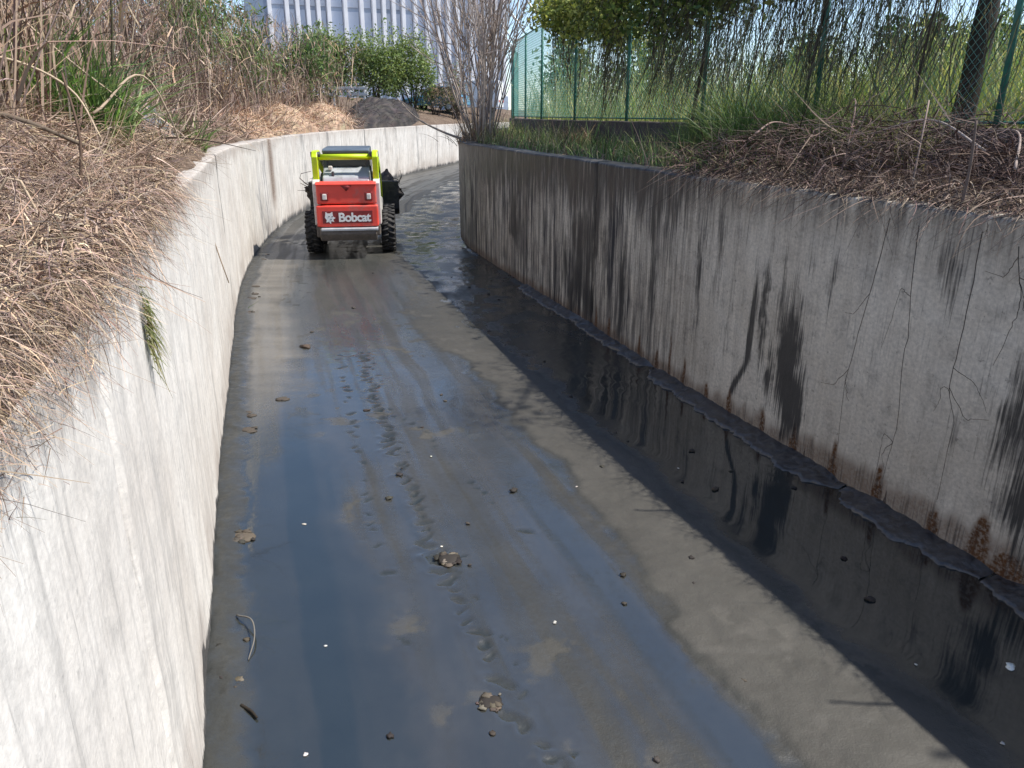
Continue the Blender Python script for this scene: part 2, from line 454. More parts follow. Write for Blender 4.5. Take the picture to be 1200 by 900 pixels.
    V = np.stack([X, Y, z], -1).reshape(-1, 3)
    col = np.clip(np.stack([wet, dark, light], -1), 0, 1).reshape(-1, 3)
    o = mesh_np('channel_floor', V, grid_faces(len(ys), nc), M_floor, col=col, smooth=True)
    tag(o, kind='structure')
make_floor()

# ---------------------------------------------------------------- retaining walls, poured in panels with open joints
def wall_arc(fx, y0, y1, n=4000):
    y = np.linspace(y0, y1, n); x = fx(y); s = np.concatenate([[0], np.cumsum(np.hypot(np.diff(x), np.diff(y)))])
    return y, s

def make_wall(side, fx, joints, mat, label, stain_fn):
    yy, ss = wall_arc(fx, -3.8, 73)
    root = empty('retaining_wall', (float(fx(8.0)), 8.0, 0))
    tag(root, label, 'wall')
    rx, ry = float(fx(8.0)), 8.0
    sgn = -1 if side == 'L' else 1
    for j in range(len(joints) - 1):
        ya, yb = joints[j], joints[j + 1]
        sa, sb = np.interp(ya, yy, ss) + .008, np.interp(yb, yy, ss) - .008
        mid = (ya + yb) / 2
        res = .022 if mid < 12 else (.04 if mid < 22 else .15)
        if yb < 1.0: res = .1
        ns = max(4, int((sb - sa) / res))
        s = np.linspace(sa, sb, ns); y = np.interp(s, ss, yy); x = fx(y)
        ty = np.gradient(y, s); tx = np.gradient(x, s); l = np.hypot(tx, ty); tx, ty = tx / l, ty / l
        nx, ny = (ty, -tx) if side == 'L' else (-ty, tx)          # inward normal (into the channel)
        top = (ZL(y) if side == 'L' else np.full(ns, ZR))
        top = top + (fbm(s * 1.3, s * 0, 31) - .5) * .03
        nz = max(6, int(2.2 / res))
        # profile: face from below the floor to the rounded top edge, across the top, down the back
        zt = np.linspace(0, 1, nz)
        prof = []                                                  # (offset inward, z)
        for t in zt: prof.append((np.zeros(ns), -.12 + (top - .025 + .12) * t))
        for q in (30, 60, 90): prof.append((np.full(ns, -.025 * (1 - math.cos(rad(q)))), top - .025 + .025 * math.sin(rad(q))))
        prof.append((np.full(ns, -.15), top + .004)); prof.append((np.full(ns, -THICK + .02), top)); prof.append((np.full(ns, -THICK), top - .02))
        prof.append((np.full(ns, -THICK), np.full(ns, -.12)))
        off = np.stack([p[0] for p in prof]); Z = np.stack([p[1] for p in prof])
        Sg = np.repeat(s[None], len(prof), 0)
        rel = (fbm(Sg * 1.1, Z * 1.1, 41) - .5) * .022 + (fbm(Sg * 7, Z * 5, 42) - .5) * .012
        fw = np.zeros_like(off); fw[:nz + 3] = 1
        edge = np.minimum(np.abs(Sg - sa), np.abs(Sg - sb)); chip = sstep(.035, 0, edge + (fbm(Sg * 20, Z * 9, 43) - .5) * .03)
        off = off + fw * (rel - chip * .03)
        X = x[None] + nx[None] * off - rx; Yw = y[None] + ny[None] * off - ry
        V = np.stack([X, Yw, Z], -1).reshape(-1, 3)
        F = grid_faces(len(prof), ns)
        if side == 'R': F = F[:, ::-1]
        # end caps
        np_ = len(prof); cap1 = (np.arange(np_) * ns)[None]; cap2 = (np.arange(np_) * ns + ns - 1)[None]
        Yg = np.repeat(y[None], np_, 0)
        R_, G_, B_ = stain_fn(Sg, Yg, Z, top[None])
        R_ = np.maximum(R_, sstep(.035, .0, edge) * .5)
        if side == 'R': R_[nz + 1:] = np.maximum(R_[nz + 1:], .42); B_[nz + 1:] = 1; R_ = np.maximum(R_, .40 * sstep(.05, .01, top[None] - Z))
        col = np.clip(np.stack([R_, G_, B_], -1), 0, 1).reshape(-1, 3)
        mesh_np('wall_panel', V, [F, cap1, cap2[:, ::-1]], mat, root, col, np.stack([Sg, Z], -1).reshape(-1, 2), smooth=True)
    return root, (rx, ry)

def G2(Y, Z, y0, z0, sy, sz): return np.exp(-((Y - y0) / sy)**2 - ((Z - z0) / sz)**2)

def stain_R(S, Y, Z, top):
    n = fbm(S * 2.5, Z * .8, 51); n2 = fbm(S * 9, Z * 1.2, 52); n3 = fbm(S * 12, Z * 9, 53)
    blk = np.zeros_like(S); rust = np.zeros_like(S)
    far = sstep(6.2, 9.5, Y)
    # algae wash running down from the coping, heavier up the channel
    reach = .35 + (.85 * far + .35) * (n2 * 1.7)
    wash = sstep(0, 1, 1 - (top - Z) / np.maximum(reach, .05)) * (.45 + .55 * far)
    wash = wash * (1 - .75 * sstep(1.15, .55, Z) * (1 - far)); wash = np.maximum(wash, far * (.62 + 1.1 * (n - .3)))
    # individual black runs (metres along the channel, height, half widths)
    for (y0, z0, sy, sz, a) in [(5.96, .78, .15, .55, 1.25), (5.84, .42, .14, .35, 1.2), (6.3, 1.1, .06, .6, .8), (5.6, 1.5, .05, .4, .6), (6.15, .55, .07, .35, .9), (7.3, 1.2, .07, .6, .7), (8.2, .9, .12, .6, .75), (9.4, 1.0, .10, .7, .8), (4.7, 1.75, .12, .25, .55), (6.08, 1.25, .08, .35, .7),
                                (9.9, .35, .28, .42, .95), (10.7, .75, .16, .55, .8), (8.9, .75, .07, .5, 1.0), (8.93, .25, .10, .25, .8),
                                (12.6, .9, .25, .8, .6), (14.2, 1.4, .3, .7, .6), (15.8, .35, .5, .35, .9), (11.6, 1.7, .8, .3, .65),
                                (4.05, .95, .16, .42, .85), (4.0, .5, .14, .30, .95), (3.8, 1.3, .2, .35, .6), (3.85, .25, .25, .2, .7),
                                (7.0, 1.55, .08, .5, .55), (6.75, 1.0, .05, .5, .45), (7.9, 1.5, .22, .4, .5), (13.4, .3, .3, .25, .7)]:
        blk = np.maximum(blk, a * (.7 + .6 * n2) * G2(Y + (n3 - .5) * .12, Z, y0, z0, sy, sz))
    runs = sstep(.60, .78, fbm(S * 5.5, Z * .35, 57)) * (.30 + .5 * far) * sstep(.1, .5, fbm(S * 1.2, Z * 1.3, 58))
    blk = np.maximum(blk, runs * .9)
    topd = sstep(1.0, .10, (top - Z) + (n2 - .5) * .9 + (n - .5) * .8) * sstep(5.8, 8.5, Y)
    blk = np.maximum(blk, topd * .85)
    blk = np.maximum(blk, .75 * sstep(.58, .72, fbm(S * 1.3, Z * .9, 59)) * sstep(7.5, 9.5, Y) * sstep(1.9, 1.2, Z))
    # curved run sweeping down to the foot
    yc = 6.44 - .02 * (Z - .6) + .17 * sstep(.65, .2, Z)
    blk = np.maximum(blk, .95 * np.exp(-((Y - yc) / .045)**2) * sstep(1.6, 1.1, Z) * sstep(.15, .3, Z))
    # silt and rust at the foot, with tongues of rust
    foot = sstep(.20, .06, Z + (n2 - .5) * .16 + (n3 - .5) * .08 - .09 * sstep(7.5, 5, Y))
    rust = np.maximum(rust, foot * .62); blk = np.maximum(blk, foot * .34)
    for (y0, h, w) in [(5.33, .34, .045), (4.91, .34, .05), (5.77, .3, .05), (6.16, .27, .05), (6.63, .3, .05), (7.41, .34, .035), (7.98, .26, .05),
                       (8.4, .3, .04), (7.0, .22, .04), (4.46, .24, .05), (9.2, .3, .05), (4.15, .36, .09), (3.95, .22, .15), (7.7, .5, .02), (9.6, .35, .04)]:
        hw = w * np.clip(1 - Z / h, 0, 1) ** .6 + .004
        rust = np.maximum(rust, 1.15 * (1 - sstep(.6, 1.3, np.abs(Y - y0 + (n3 - .5) * .02) / hw)) * sstep(h + .02, h - .08, Z))
    return blk, rust, wash

def stain_L(S, Y, Z, top):
    n = fbm(S * 3, Z * .8, 61); n2 = fbm(S * 10, Z * 8, 62)
    blk = np.zeros_like(S); far = sstep(14, 20, Y)
    wash = .25 * (n - .2) + far * .55 * sstep(.4, .65, fbm(S * 1.6, Z * .4, 64))
    rust = .34 * sstep(.6, .15, Z + (n2 - .5) * .3) * sstep(.2, .6, n)
    dirt = sstep(.22, .10, (top - Z) + (n2 - .5) * .25)           # soil washed over the coping
    rust = np.maximum(rust, dirt * .35)
    foot = sstep(.10, .03, Z + (n2 - .5) * .10 - .12 * sstep(.35, 0, np.abs(Y - 3.05)))
    blk = np.maximum(blk, foot * .9)
    blk = np.maximum(blk, .8 * np.exp(-((Y - 10.2) / .06)**2) * sstep(1.0, 1.5, Z))
    rust = np.maximum(rust, .9 * np.exp(-((Y - 18.75) / .32)**2) * sstep(.3, .9, Z))
    for y0, w in ((23.0, .5), (26, .3), (35, .25), (38.5, .3), (33.5, .2)):
        blk = np.maximum(blk, .5 * np.exp(-((Y - y0) / w)**2) * (.4 + n))
    return blk, rust, wash

wallL, oL = make_wall('L', XL, [-3.8, 2.0, 10.15, 18.75, 30.6, 42, 58, 73], M_wallL,
                      'sunlit pale concrete retaining wall under the dry reed bank', stain_L)
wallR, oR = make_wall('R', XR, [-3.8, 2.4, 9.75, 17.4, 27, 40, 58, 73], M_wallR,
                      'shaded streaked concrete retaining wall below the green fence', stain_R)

# silt ledge at the foot of the right wall: part of that wall
def ledge(y0, y1, w, seed):
    yy, ss = wall_arc(XR, -3.8, 73)
    sa, sb = np.interp(y0, yy, ss), np.interp(y1, yy, ss); ns = int((sb - sa) / .018)
    s = np.linspace(sa, sb, ns); y = np.interp(s, ss, yy); x = XR(y)
    ty = np.gradient(y, s); tx = np.gradient(x, s); nx, ny = -ty, tx
    ends = sstep(0, .25, s - sa) * sstep(0, .25, sb - s)
    wd = w * (.72 + .55 * fbm(s * 2.2, s * 0 + seed, seed)) * (.45 + .55 * ends) + (fbm(s * 9, s * 0, 72) - .5) * .10 + (fbm(s * 40, s * 0, 77) - .5) * .05
    wd = np.maximum(wd, .03)
    F_ = np.array([-.3, 0, .1, .2, .3, .4, .5, .6, .7, .8, .88, .94, .98, 1.0, 1.01]); Sg, Fg = np.meshgrid(s, F_)
    O = Fg * wd[None] + (Fg < 0) * .02
    Hh = (.052 - .036 * Fg) * (.5 + .5 * ends)[None] + (fbm(Sg * 9, O * 9, 74) - .5) * .030 + (fbm(Sg * 30, O * 30, 75) - .5) * .012
    Hh = np.maximum(Hh, .008); Hh = Hh * sstep(1.012, .93, Fg) - .03 * (Fg > 1.0)
    V = np.stack([x[None] + nx[None] * O - oR[0], y[None] + ny[None] * O - oR[1], Hh], -1).reshape(-1, 3)
    mesh_np('footing', V, grid_faces(len(F_), ns)[:, ::-1], M_footing, wallR, smooth=True)
for a in ((2.45, 4.0, .27, 1), (4.02, 5.15, .24, 2), (5.17, 8.0, .20, 3), (8.02, 12.4, .16, 4)): ledge(*a)

# thin dry roots that cling to the face of the right wall (parts of one climbing root each)
def wall_pt(y, z, off=.004):
    y = np.asarray(y, float); dx = (XR(y + .01) - XR(y - .01)) / .02; l = np.sqrt(1 + dx * dx)
    s_ = np.interp(y, *wall_arc(XR, -3.8, 73)) ; rel = (fbm(s_ * 1.1, z * 1.1, 41) - .5) * .022 + (fbm(s_ * 7, z * 5, 42) - .5) * .012
    o_ = off + rel
    return np.stack([XR(y) - o_ / l, y + o_ * dx / l, z], -1)
def root_line(acc, pts, r0, seed):
    r = np.random.default_rng(seed); pts = np.array(pts); t = np.linspace(0, 1, 26)
    k = np.linspace(0, 1, len(pts)); y = np.interp(t, k, pts[:, 0]) + np.cumsum(r.normal(0, .006, 26)) * np.sin(t * np.pi); z = np.interp(t, k, pts[:, 1])
    acc.tube(wall_pt(y, z, .0005), r0 * (1 - .6 * t), 4, (.05, .043, .038))
    return y, z
for seed, pts in ((1, [(5.17, 2.0), (5.24, 1.37), (5.33, .77), (5.31, .3)]), (2, [(4.52, 2.0), (4.52, 1.4), (4.53, 1.0), (4.46, .84), (4.46, .28)]),
                  (3, [(4.94, 1.98), (4.9, 1.22), (4.86, .63), (4.88, .22)]), (4, [(4.3, 1.95), (4.22, 1.6), (4.3, 1.25)])):
    a = Acc(); y, z = root_line(a, pts, .0028, seed); r = np.random.default_rng(seed + 90)
    for b in range(3):
        i = r.integers(2, 20); dy = r.uniform(-.3, .3)
        root_line(a, [(y[i], z[i]), (y[i] + dy * .5, z[i] - r.uniform(-.05, .2)), (y[i] + dy, z[i] - r.uniform(.1, .4))], .0022, seed * 10 + b)
    o = a.build('creeping_root', M_twig)
    tag(o, ['dry root on the stained wall above the tallest rust tongue', 'long dry root on the stained wall between two others by the black patch',
            'straight dry root on the stained wall between its neighbours', 'short forked dry root above the black patch at the wall end'][seed - 1], 'root', 'dry roots on the stained wall')

# ---------------------------------------------------------------- fence on its plinth
FP = np.array([(6.05, 2.7), (5.25, 5.08), (4.45, 7.45), (3.65, 9.82), (2.85, 12.19), (2.05, 14.55), (1.3, 16.9), (.7, 19.3), (.36, 21.7), (.05, 24.1), (.0, 26.6), (.2, 29)])
FZ0, FZ1 = 2.52, 4.60
def fence_path(n_per=6):
    P = []
    for i in range(len(FP) - 1):
        for t in np.arange(n_per) / n_per: P.append(FP[i] * (1 - t) + FP[i + 1] * t)
    P.append(FP[-1]); return np.array(P)

def make_plinth():
    P = fence_path(8); T = np.gradient(P, axis=0); T /= np.linalg.norm(T, axis=1, keepdims=True); Nn = np.stack([T[:, 1], -T[:, 0]], 1)
    n = len(P); prof = [(-.09, 1.95), (-.09, FZ0 - .03), (-.07, FZ0), (.07, FZ0), (.09, FZ0 - .03), (.09, 1.95)]
    V = np.array([[(*(P[i] + Nn[i] * o_ * 1.0 * -1), z + (math.sin(i * 1.7) * .006 if z > 2 else 0)) for i in range(n)] for o_, z in prof]).reshape(-1, 3)
    F = grid_faces(len(prof), n)
    o = mesh_np('plinth_wall', V, [F, (np.arange(len(prof)) * n)[None]], M_plinth)
    tag(o, 'low dark brown concrete plinth wall beneath the green fence', 'wall')
make_plinth()

def make_fence():
    root = empty('chain_link_fence', (FP[2][0], FP[2][1], FZ0))
    tag(root, 'green chain link fence with slanted pale top arms on its plinth', 'fence')
    ox, oy, oz = FP[2][0], FP[2][1], FZ0
    a = Acc(); a.tube([(0, 0, 0), (0, 0, FZ1 - FZ0 + .02)], .03, 10); post = a.build('post', M_green_post, root, True); pm = post.data
    a = Acc(); a.tube([(0, 0, FZ1 - FZ0 - .03), (-.17, -.03, FZ1 - FZ0 + .22), (-.46, -.08, FZ1 - FZ0 + .58)], .022, 8); arm = a.build('arm', M_galv, post, True); am = arm.data
    post.location = (0, 0, 0)
    for i, p in enumerate(FP):
        if i == 2: continue
        q = bpy.data.objects.new('post', pm); C.objects.link(q); q.parent = root; q.location = (p[0] - ox, p[1] - oy, 0)
        b = bpy.data.objects.new('arm', am); C.objects.link(b); b.parent = q
    # top and bottom rails
    P = fence_path(2)
    for z in (FZ1 - .03, FZ0 + .05):
        a = Acc(); a.tube(np.c_[P[:, 0] - ox, P[:, 1] - oy, np.full(len(P), z - oz)], .015, 6); a.build('rail', M_green_post, root, True)
    # woven wire, one part per bay, diamonds 6 cm wide
    for i in range(len(FP) - 1):
        A_, B_ = FP[i], FP[i + 1]; L = np.linalg.norm(B_ - A_); h = FZ1 - FZ0 - .05; sp = .085 if i < 6 else .11
        V = []; F = []; k = 0; rw = .0023 if i < 3 else (.0032 if i < 6 else .0042)
        t = (B_ - A_) / L; nrm = np.array([t[1], -t[0]])
        for sgn in (1, -1):
            for c in np.arange(-h * 1.0, L + h, sp):
                # line s = c + sgn-adjusted z
                if sgn > 0: s0, s1 = c, c + h
                else: s0, s1 = c + h, c
                z0, z1 = 0.0, h
                # clip to 0..L
                def at(s): return (s - s0) / (s1 - s0) * h
                lo, hi = min(s0, s1), max(s0, s1)
                if hi <= 0 or lo >= L: continue
                cs0, cs1 = np.clip(s0, 0, L), np.clip(s1, 0, L); z0, z1 = at(cs0), at(cs1)
                pa = np.array([*(A_ + t * cs0), z0 + .04]); pb = np.array([*(A_ + t * cs1), z1 + .04])
                d = (pb - pa); d /= np.linalg.norm(d) + 1e-9; u = np.array([nrm[0], nrm[1], 0]); w = np.cross(d, u)
                for e in (pa, pb):
                    for q in range(3):
                        an = q * 2.0944; V.append(e + (u * math.cos(an) + w * math.sin(an)) * rw - np.array([ox, oy, 0]))
                for q in range(3): F.append((k + q, k + (q + 1) % 3, k + 3 + (q + 1) % 3, k + 3 + q))
                k += 6
        mesh_np('wire_mesh', np.array(V), np.array(F), M_green_wire, root)
make_fence()

# ---------------------------------------------------------------- skid steer loader
def bevel_box(name, x0, x1, y0, y1, z0, z1, mat, parent, bev=.015, seg=2, taper=None):
    bm = bmesh.new(); bmesh.ops.create_cube(bm, size=1)
    for v in bm.verts:
        v.co = Vector(((x0 + x1) / 2 + v.co.x * (x1 - x0), (y0 + y1) / 2 + v.co.y * (y1 - y0), (z0 + z1) / 2 + v.co.z * (z1 - z0)))
    if taper: taper(bm)
    if bev: bmesh.ops.bevel(bm, geom=bm.edges[:], offset=bev, segments=seg, affect='EDGES', profile=.5)
    me = bpy.data.meshes.new(name); bm.to_mesh(me); bm.free()
    return link_mesh(name, me, mat, parent)

def prism(name, poly, x0, x1, mat, parent, bev=.01):
    """polygon in (y, z) extruded along x"""
    bm = bmesh.new(); vs = [bm.verts.new((x0, y, z)) for y, z in poly]
    f = bm.faces.new(vs); r = bmesh.ops.extrude_face_region(bm, geom=[f])
    for v in r['geom']:
        if isinstance(v, bmesh.types.BMVert): v.co.x = x1
    bmesh.ops.recalc_face_normals(bm, faces=bm.faces[:])
    if bev: bmesh.ops.bevel(bm, geom=bm.edges[:], offset=bev, segments=2, affect='EDGES', profile=.5)
    me = bpy.data.meshes.new(name); bm.to_mesh(me); bm.free()
    return link_mesh(name, me, mat, parent)

def lathe_x(name, prof, mat, parent, n=36, extra=None):
    """profile (x, r) revolved about the x axis"""
    prof = np.array(prof); m = len(prof); an = np.arange(n) * 2 * np.pi / n
    V = np.stack([np.repeat(prof[:, :1], n, 1), prof[:, 1:2] * np.cos(an), prof[:, 1:2] * np.sin(an)], -1).reshape(-1, 3)
    F = []
    for i in range(m - 1):
        for j in range(n): F.append((i * n + j, (i + 1) * n + j, (i + 1) * n + (j + 1) % n, i * n + (j + 1) % n))
    if extra: V, F2 = extra(V); F = [np.array(F), F2]
    else: F = np.array(F)
    return mesh_np(name, V, F, mat, parent, smooth=True)

def make_loader():
    red = mat_plain('red_paint', (.80, .075, .05), .42, var=.10, nscale=5, bump=.02, dirt=(.48, .17, .14), dirt_amt=.25)
    lime = mat_plain('lime_paint', (.55, .72, .01), .4, var=.06, nscale=6, bump=.02, dirt=(.35, .38, .10), dirt_amt=.1)
    white = mat_plain('dusty_white_paint', (.62, .60, .56), .5, var=.12, nscale=8, bump=.03, dirt=(.25, .21, .17), dirt_amt=.25)
    grey = mat_plain('dark_grey_steel', (.055, .065, .075), .5, var=.2, nscale=8, bump=.03)
    roofm = mat_plain('slate_grey_roof', (.11, .14, .17), .4, var=.12, nscale=6, bump=.02)
    hood = mat_plain('pale_grey_cover', (.40, .42, .44), .45, var=.15, nscale=6, bump=.02, dirt=(.15, .13, .11), dirt_amt=.2)
    rub = mat_plain('muddy_rubber', (.022, .021, .021), .75, var=.4, nscale=18, bump=.2, dirt=(.09, .08, .07), dirt_amt=.2)
    rimm = mat_plain('rim_paint', (.55, .52, .47), .55, var=.2, nscale=10, dirt=(.12, .1, .08), dirt_amt=.5)
    mud = mat_plain('muddy_steel', (.13, .108, .09), .75, var=.35, nscale=14, bump=.3)
    glass, nt, b = new_mat('dark_window'); b.inputs['Base Color'].default_value = (.02, .03, .032, 1); b.inputs['Roughness'].default_value = .12
    n_ = noise(nt, N(nt, 'ShaderNodeTexCoord').outputs['Object'], 8); nt.links.new(mapr(nt, n_, .3, .7, .08, .3), b.inputs['Roughness'])
    lens = mat_plain('lamp_lens', (.75, .70, .66), .2, var=.15, nscale=30, bump=.05)
    wht = mat_plain('white_decal', (.82, .82, .80), .5, var=.05, nscale=10, bump=0)
    dkred = mat_plain('dark_red_trim', (.22, .02, .02), .5, var=.1)  # darker red for the notch, recess panel and lamp housings

    R = empty('skid_steer_loader', (-3.30, 16.1, .012), rad(8.0))
    tag(R, 'red skid steer loader with lime green lift arms on the wet channel floor', 'loader')
    # chassis
    prism('chassis', [(-1.02, .34), (-.95, .30), (1.0, .28), (1.05, .5), (.95, .95), (-.6, .98), (-1.02, 1.0)], -.47, .47, grey, R, .02)
    # side tower frames, off-white, rising to the rear pivots
    for s in (-1, 1):
        xa, xb = (s * .50, s * .625) if s > 0 else (s * .625, s * .50)
        prism('side_frame', [(-1.17, .62), (-1.19, 1.40), (-1.05, 1.46), (-.72, 1.46), (-.55, 1.1), (.9, .92), (.98, .66), (-.2, .58)], xa, xb, white, R, .015)
    # tailgate: upper door with notch, lower door with lettering
    up = bevel_box('tailgate', -.555, .555, -1.27, -1.0, 1.02, 1.405, red, R, .03, 3)
    prism('tailgate_lip', [(-1.285, 1.36), (-1.30, 1.385), (-1.25, 1.425), (-1.02, 1.425), (-1.02, 1.37)], -.56, .56, red, up, .01)
    m = Acc(); zt = 1.36
    V = [(-.10, -1.29, zt), (.10, -1.29, zt), (0, -1.29, zt - .10), (-.10, -1.26, zt), (.10, -1.26, zt), (0, -1.26, zt - .10)]
    m.add(V, [(0, 3, 5, 2), (2, 5, 4, 1), (1, 4, 3, 0)], [(0, 2, 1)]); m.build('latch_notch', dkred, up)
    lo = bevel_box('lower_door', -.575, .575, -1.31, -1.0, .60, 1.0, red, R, .03, 3)
    bevel_box('recess_panel', -.47, .47, -1.316, -1.25, .665, .905, dkred, lo, .012)
    for s in (-1, 1):
        bz = bevel_box('tail_lamp', s * .41 - .075, s * .41 + .075, -1.295, -1.22, 1.08, 1.24, dkred, R, .02)
        bevel_box('lens', s * .41 - .035, s * .41 + .045, -1.308, -1.28, 1.105, 1.215, lens, bz, .015)
    # lettering
    cu = bpy.data.curves.new('lettering', 'FONT'); cu.body = 'Bobcat'; cu.size = .225; cu.extrude = .004; cu.offset = .007; cu.align_x = 'LEFT'; cu.space_character = .92
    tmp = bpy.data.objects.new('tmp_text', cu); C.objects.link(tmp)
    bpy.context.view_layer.update()
    dg = bpy.context.evaluated_depsgraph_get(); me = bpy.data.meshes.new_from_object(tmp.evaluated_get(dg)); bpy.data.objects.remove(tmp)
    me.materials.clear()
    xs = [v.co.x for v in me.vertices]; w = max(xs) - min(xs); k = .60 / w
    for v in me.vertices: v.co = Vector(((v.co.x - min(xs)) * k - .165, -1.322 - v.co.z, .705 + v.co.y * 1.0))
    link_mesh('lettering', me, wht, lo)
    # cat head emblem: ears, brow, muzzle
    em = [(-.13, .78), (-.11, .885), (-.075, .855), (-.03, .858), (.02, .885), (.03, .80), (.075, .77), (.03, .745), (.045, .70), (-.01, .715), (-.02, .66), (-.055, .70), (-.11, .69), (-.095, .735)]
    bm = bmesh.new(); f = bm.faces.new([bm.verts.new((x * .95 - .30, -1.3225, z)) for x, z in em]); r_ = bmesh.ops.extrude_face_region(bm, geom=[f])
    for v in r_['geom']:
        if isinstance(v, bmesh.types.BMVert): v.co.y += .008
    bmesh.ops.recalc_face_normals(bm, faces=bm.faces[:])
    me = bpy.data.meshes.new('emblem'); bm.to_mesh(me); bm.free(); em_o = link_mesh('emblem', me, wht, lo)
    for dx, dz, sx, sz in ((-.345, .80, .028, .012), (-.285, .80, .028, .012), (-.315, .745, .04, .010)):
        bevel_box('emblem_mark', dx - sx / 2, dx + sx / 2, -1.327, -1.321, dz - sz / 2, dz + sz / 2, grey, lo, .002, 1)
    # bumper: muddy steel beam with a paler upper lip
    bp = prism('bumper', [(-1.36, .55), (-1.38, .47), (-1.30, .34), (-1.0, .31), (-1.0, .58), (-1.30, .585)], -.53, .53, mud, R, .02)
    prism('bumper_lip', [(-1.39, .535), (-1.39, .575), (-1.2, .60), (-1.2, .575)], -.50, .56, hood, bp, .006)
    bevel_box('counterweight', -.60, -.46, -1.25, -.9, .40, .66, mud, R, .02)
    bevel_box('counterweight', .46, .60, -1.25, -.9, .42, .62, mud, R, .02)
    # engine cover and rear screen
    prism('engine_cover', [(-1.05, 1.41), (-1.0, 1.50), (-.62, 1.66), (-.5, 1.66), (-.5, 1.3), (-1.05, 1.35)], -.44, .44, hood, R, .03)
    bevel_box('exhaust_stub', -.27, -.22, -.98, -.93, 1.44, 1.60, grey, R, .012)
    bevel_box('filler_cap', -.34, -.26, -.82, -.74, 1.62, 1.69, lens, R, .015)
    # cab
    cab = prism('cab', [(-.55, 1.0), (-.60, 1.62), (-.62, 1.66), (.55, 1.66), (.8, .75), (-.3, .75)], -.44, .44, grey, R, .02)
    for s in (-1, 1):
        for y0, y1 in ((-.60, -.50), (.42, .52)):
            bevel_box('cab_post', s * .40 - .045, s * .40 + .045, y0, y1, 1.6, 1.93, grey, R, .015)
        g = bevel_box('side_screen', s * .43 - .008, s * .43 + .008, -.50, .42, 1.64, 1.95, glass, R, .002, 1)
    bevel_box('rear_window', -.36, .36, -.57, -.55, 1.67, 1.95, glass, R, .004, 1)
    prism('roof', [(-.68, 1.92), (-.70, 1.97), (-.60, 2.0), (.5, 2.01), (.62, 1.97), (.60, 1.91)], -.445, .445, roofm, R, .02)
    # lift arms
    for s in (-1, 1):
        xa, xb = sorted((s * .505, s * .615))
        prism('arm_upright', [(-1.02, 1.40), (-.84, 1.40), (-.80, 1.94), (-.86, 1.98), (-.98, 1.96), (-1.06, 1.87)], xa, xb, lime, R, .015)
        prism('lift_arm', [(-.90, 1.97), (-.86, 1.85), (.7, 1.45), (1.15, .95), (1.3, .66), (1.42, .66), (1.33, 1.05), (.82, 1.60), (-.5, 1.97)], xa + .004, xb - .004, lime, R, .012)
        a = Acc(); a.tube([(s * .56, -.6, 1.15), (s * .56, .35, 1.45)], .045, 10); a.build('lift_cylinder', grey, R, True)
        a = Acc(); a.tube([(s * .46, -.95, 1.91), (s * .63, -.95, 1.91)], .05, 12); a.build('pivot_pin', grey, R, True)
    a = Acc(); a.tube([(-.51, -.92, 1.86), (.51, -.92, 1.86)], .055, 14); a.build('cross_tube', lime, R, True)
    # wheels
    def lugs(V):
        Vs = [V]; Fs = []; k = len(V); cube = np.array([(x, y, z) for x in (-1, 1) for y in (-1, 1) for z in (-1, 1)], float)
        q = np.array([(0, 1, 3, 2), (4, 6, 7, 5), (0, 4, 5, 1), (2, 3, 7, 6), (0, 2, 6, 4), (1, 5, 7, 3)])
        for i in range(22):
            for s in (-1, 1):
                an = (i + (.5 if s > 0 else 0)) * 2 * np.pi / 22
                p = cube * np.array([.072, .022, .018]); p[:, 1] += -s * p[:, 0] * .35
                p = p + np.array([s * .065, 0, .392])
                ca, sa = math.cos(an), math.sin(an)
                p = np.stack([p[:, 0], p[:, 1] * ca - p[:, 2] * sa, p[:, 1] * sa + p[:, 2] * ca], 1)
                Vs.append(p); Fs.append(q + k); k += 8
        return np.vstack(Vs), np.concatenate(Fs)
    wheel0 = None
    for s in (-1, 1):
        for y in (-.45, .58):
            wq = empty('wheel', (s * .735, y, .405)); wq.parent = R
            if wheel0 is None:
                ty = lathe_x('tyre', [(-.11, .22), (-.13, .27), (-.135, .33), (-.12, .37), (-.06, .392), (.06, .392), (.12, .37), (.135, .33), (.13, .27), (.11, .22)], rub, wq, 40, lugs)
                rm = lathe_x('rim', [(-.10, .225), (-.09, .20), (-.03, .17), (-.02, .06), (-.05, .05), (-.05, .0), (.05, .0), (.05, .05), (.02, .06), (.03, .17), (.09, .20), (.10, .225)], rimm, wq, 28)
                wheel0 = (ty.data, rm.data)
            else:
                for nm, d in (('tyre', wheel0[0]), ('rim', wheel0[1])):
                    o = bpy.data.objects.new(nm, d); C.objects.link(o); o.parent = wq
    # bucket carried low in front, with a load of dark debris
    bw = .95
    bkm = mat_plain('dark_muddy_bucket', (.06, .052, .046), .8, var=.5, nscale=14, bump=.5)
    bk = prism('bucket', [(1.36, .62), (1.30, 1.22), (1.38, 1.24), (1.46, .72), (1.62, .56), (2.15, .50), (2.18, .46), (1.55, .48)], -bw, bw, bkm, R, .008)
    for s in (-1, 1):
        xa, xb = sorted((s * bw, s * (bw + .02)))
        prism('bucket_side', [(1.36, .62), (1.31, 1.22), (1.38, 1.23), (1.75, 1.0), (2.15, .51), (1.55, .49)], xa, xb, bkm, bk, .004)
    # load
    n = 34; r = np.random.default_rng(4)
    xs = np.linspace(-.93, .93, n); ys = np.linspace(1.42, 2.02, 14); X, Y = np.meshgrid(xs, ys)
    Z = .70 + .62 * np.sin(np.clip((Y - 1.35) / .75, 0, 1) * np.pi) ** .7 * (.75 + .5 * fbm(X * 3, Y * 3, 8)) * sstep(0, .25, .98 - np.abs(X)) + .35 * sstep(.4, .9, X) * .6
    c = R.matrix_basis
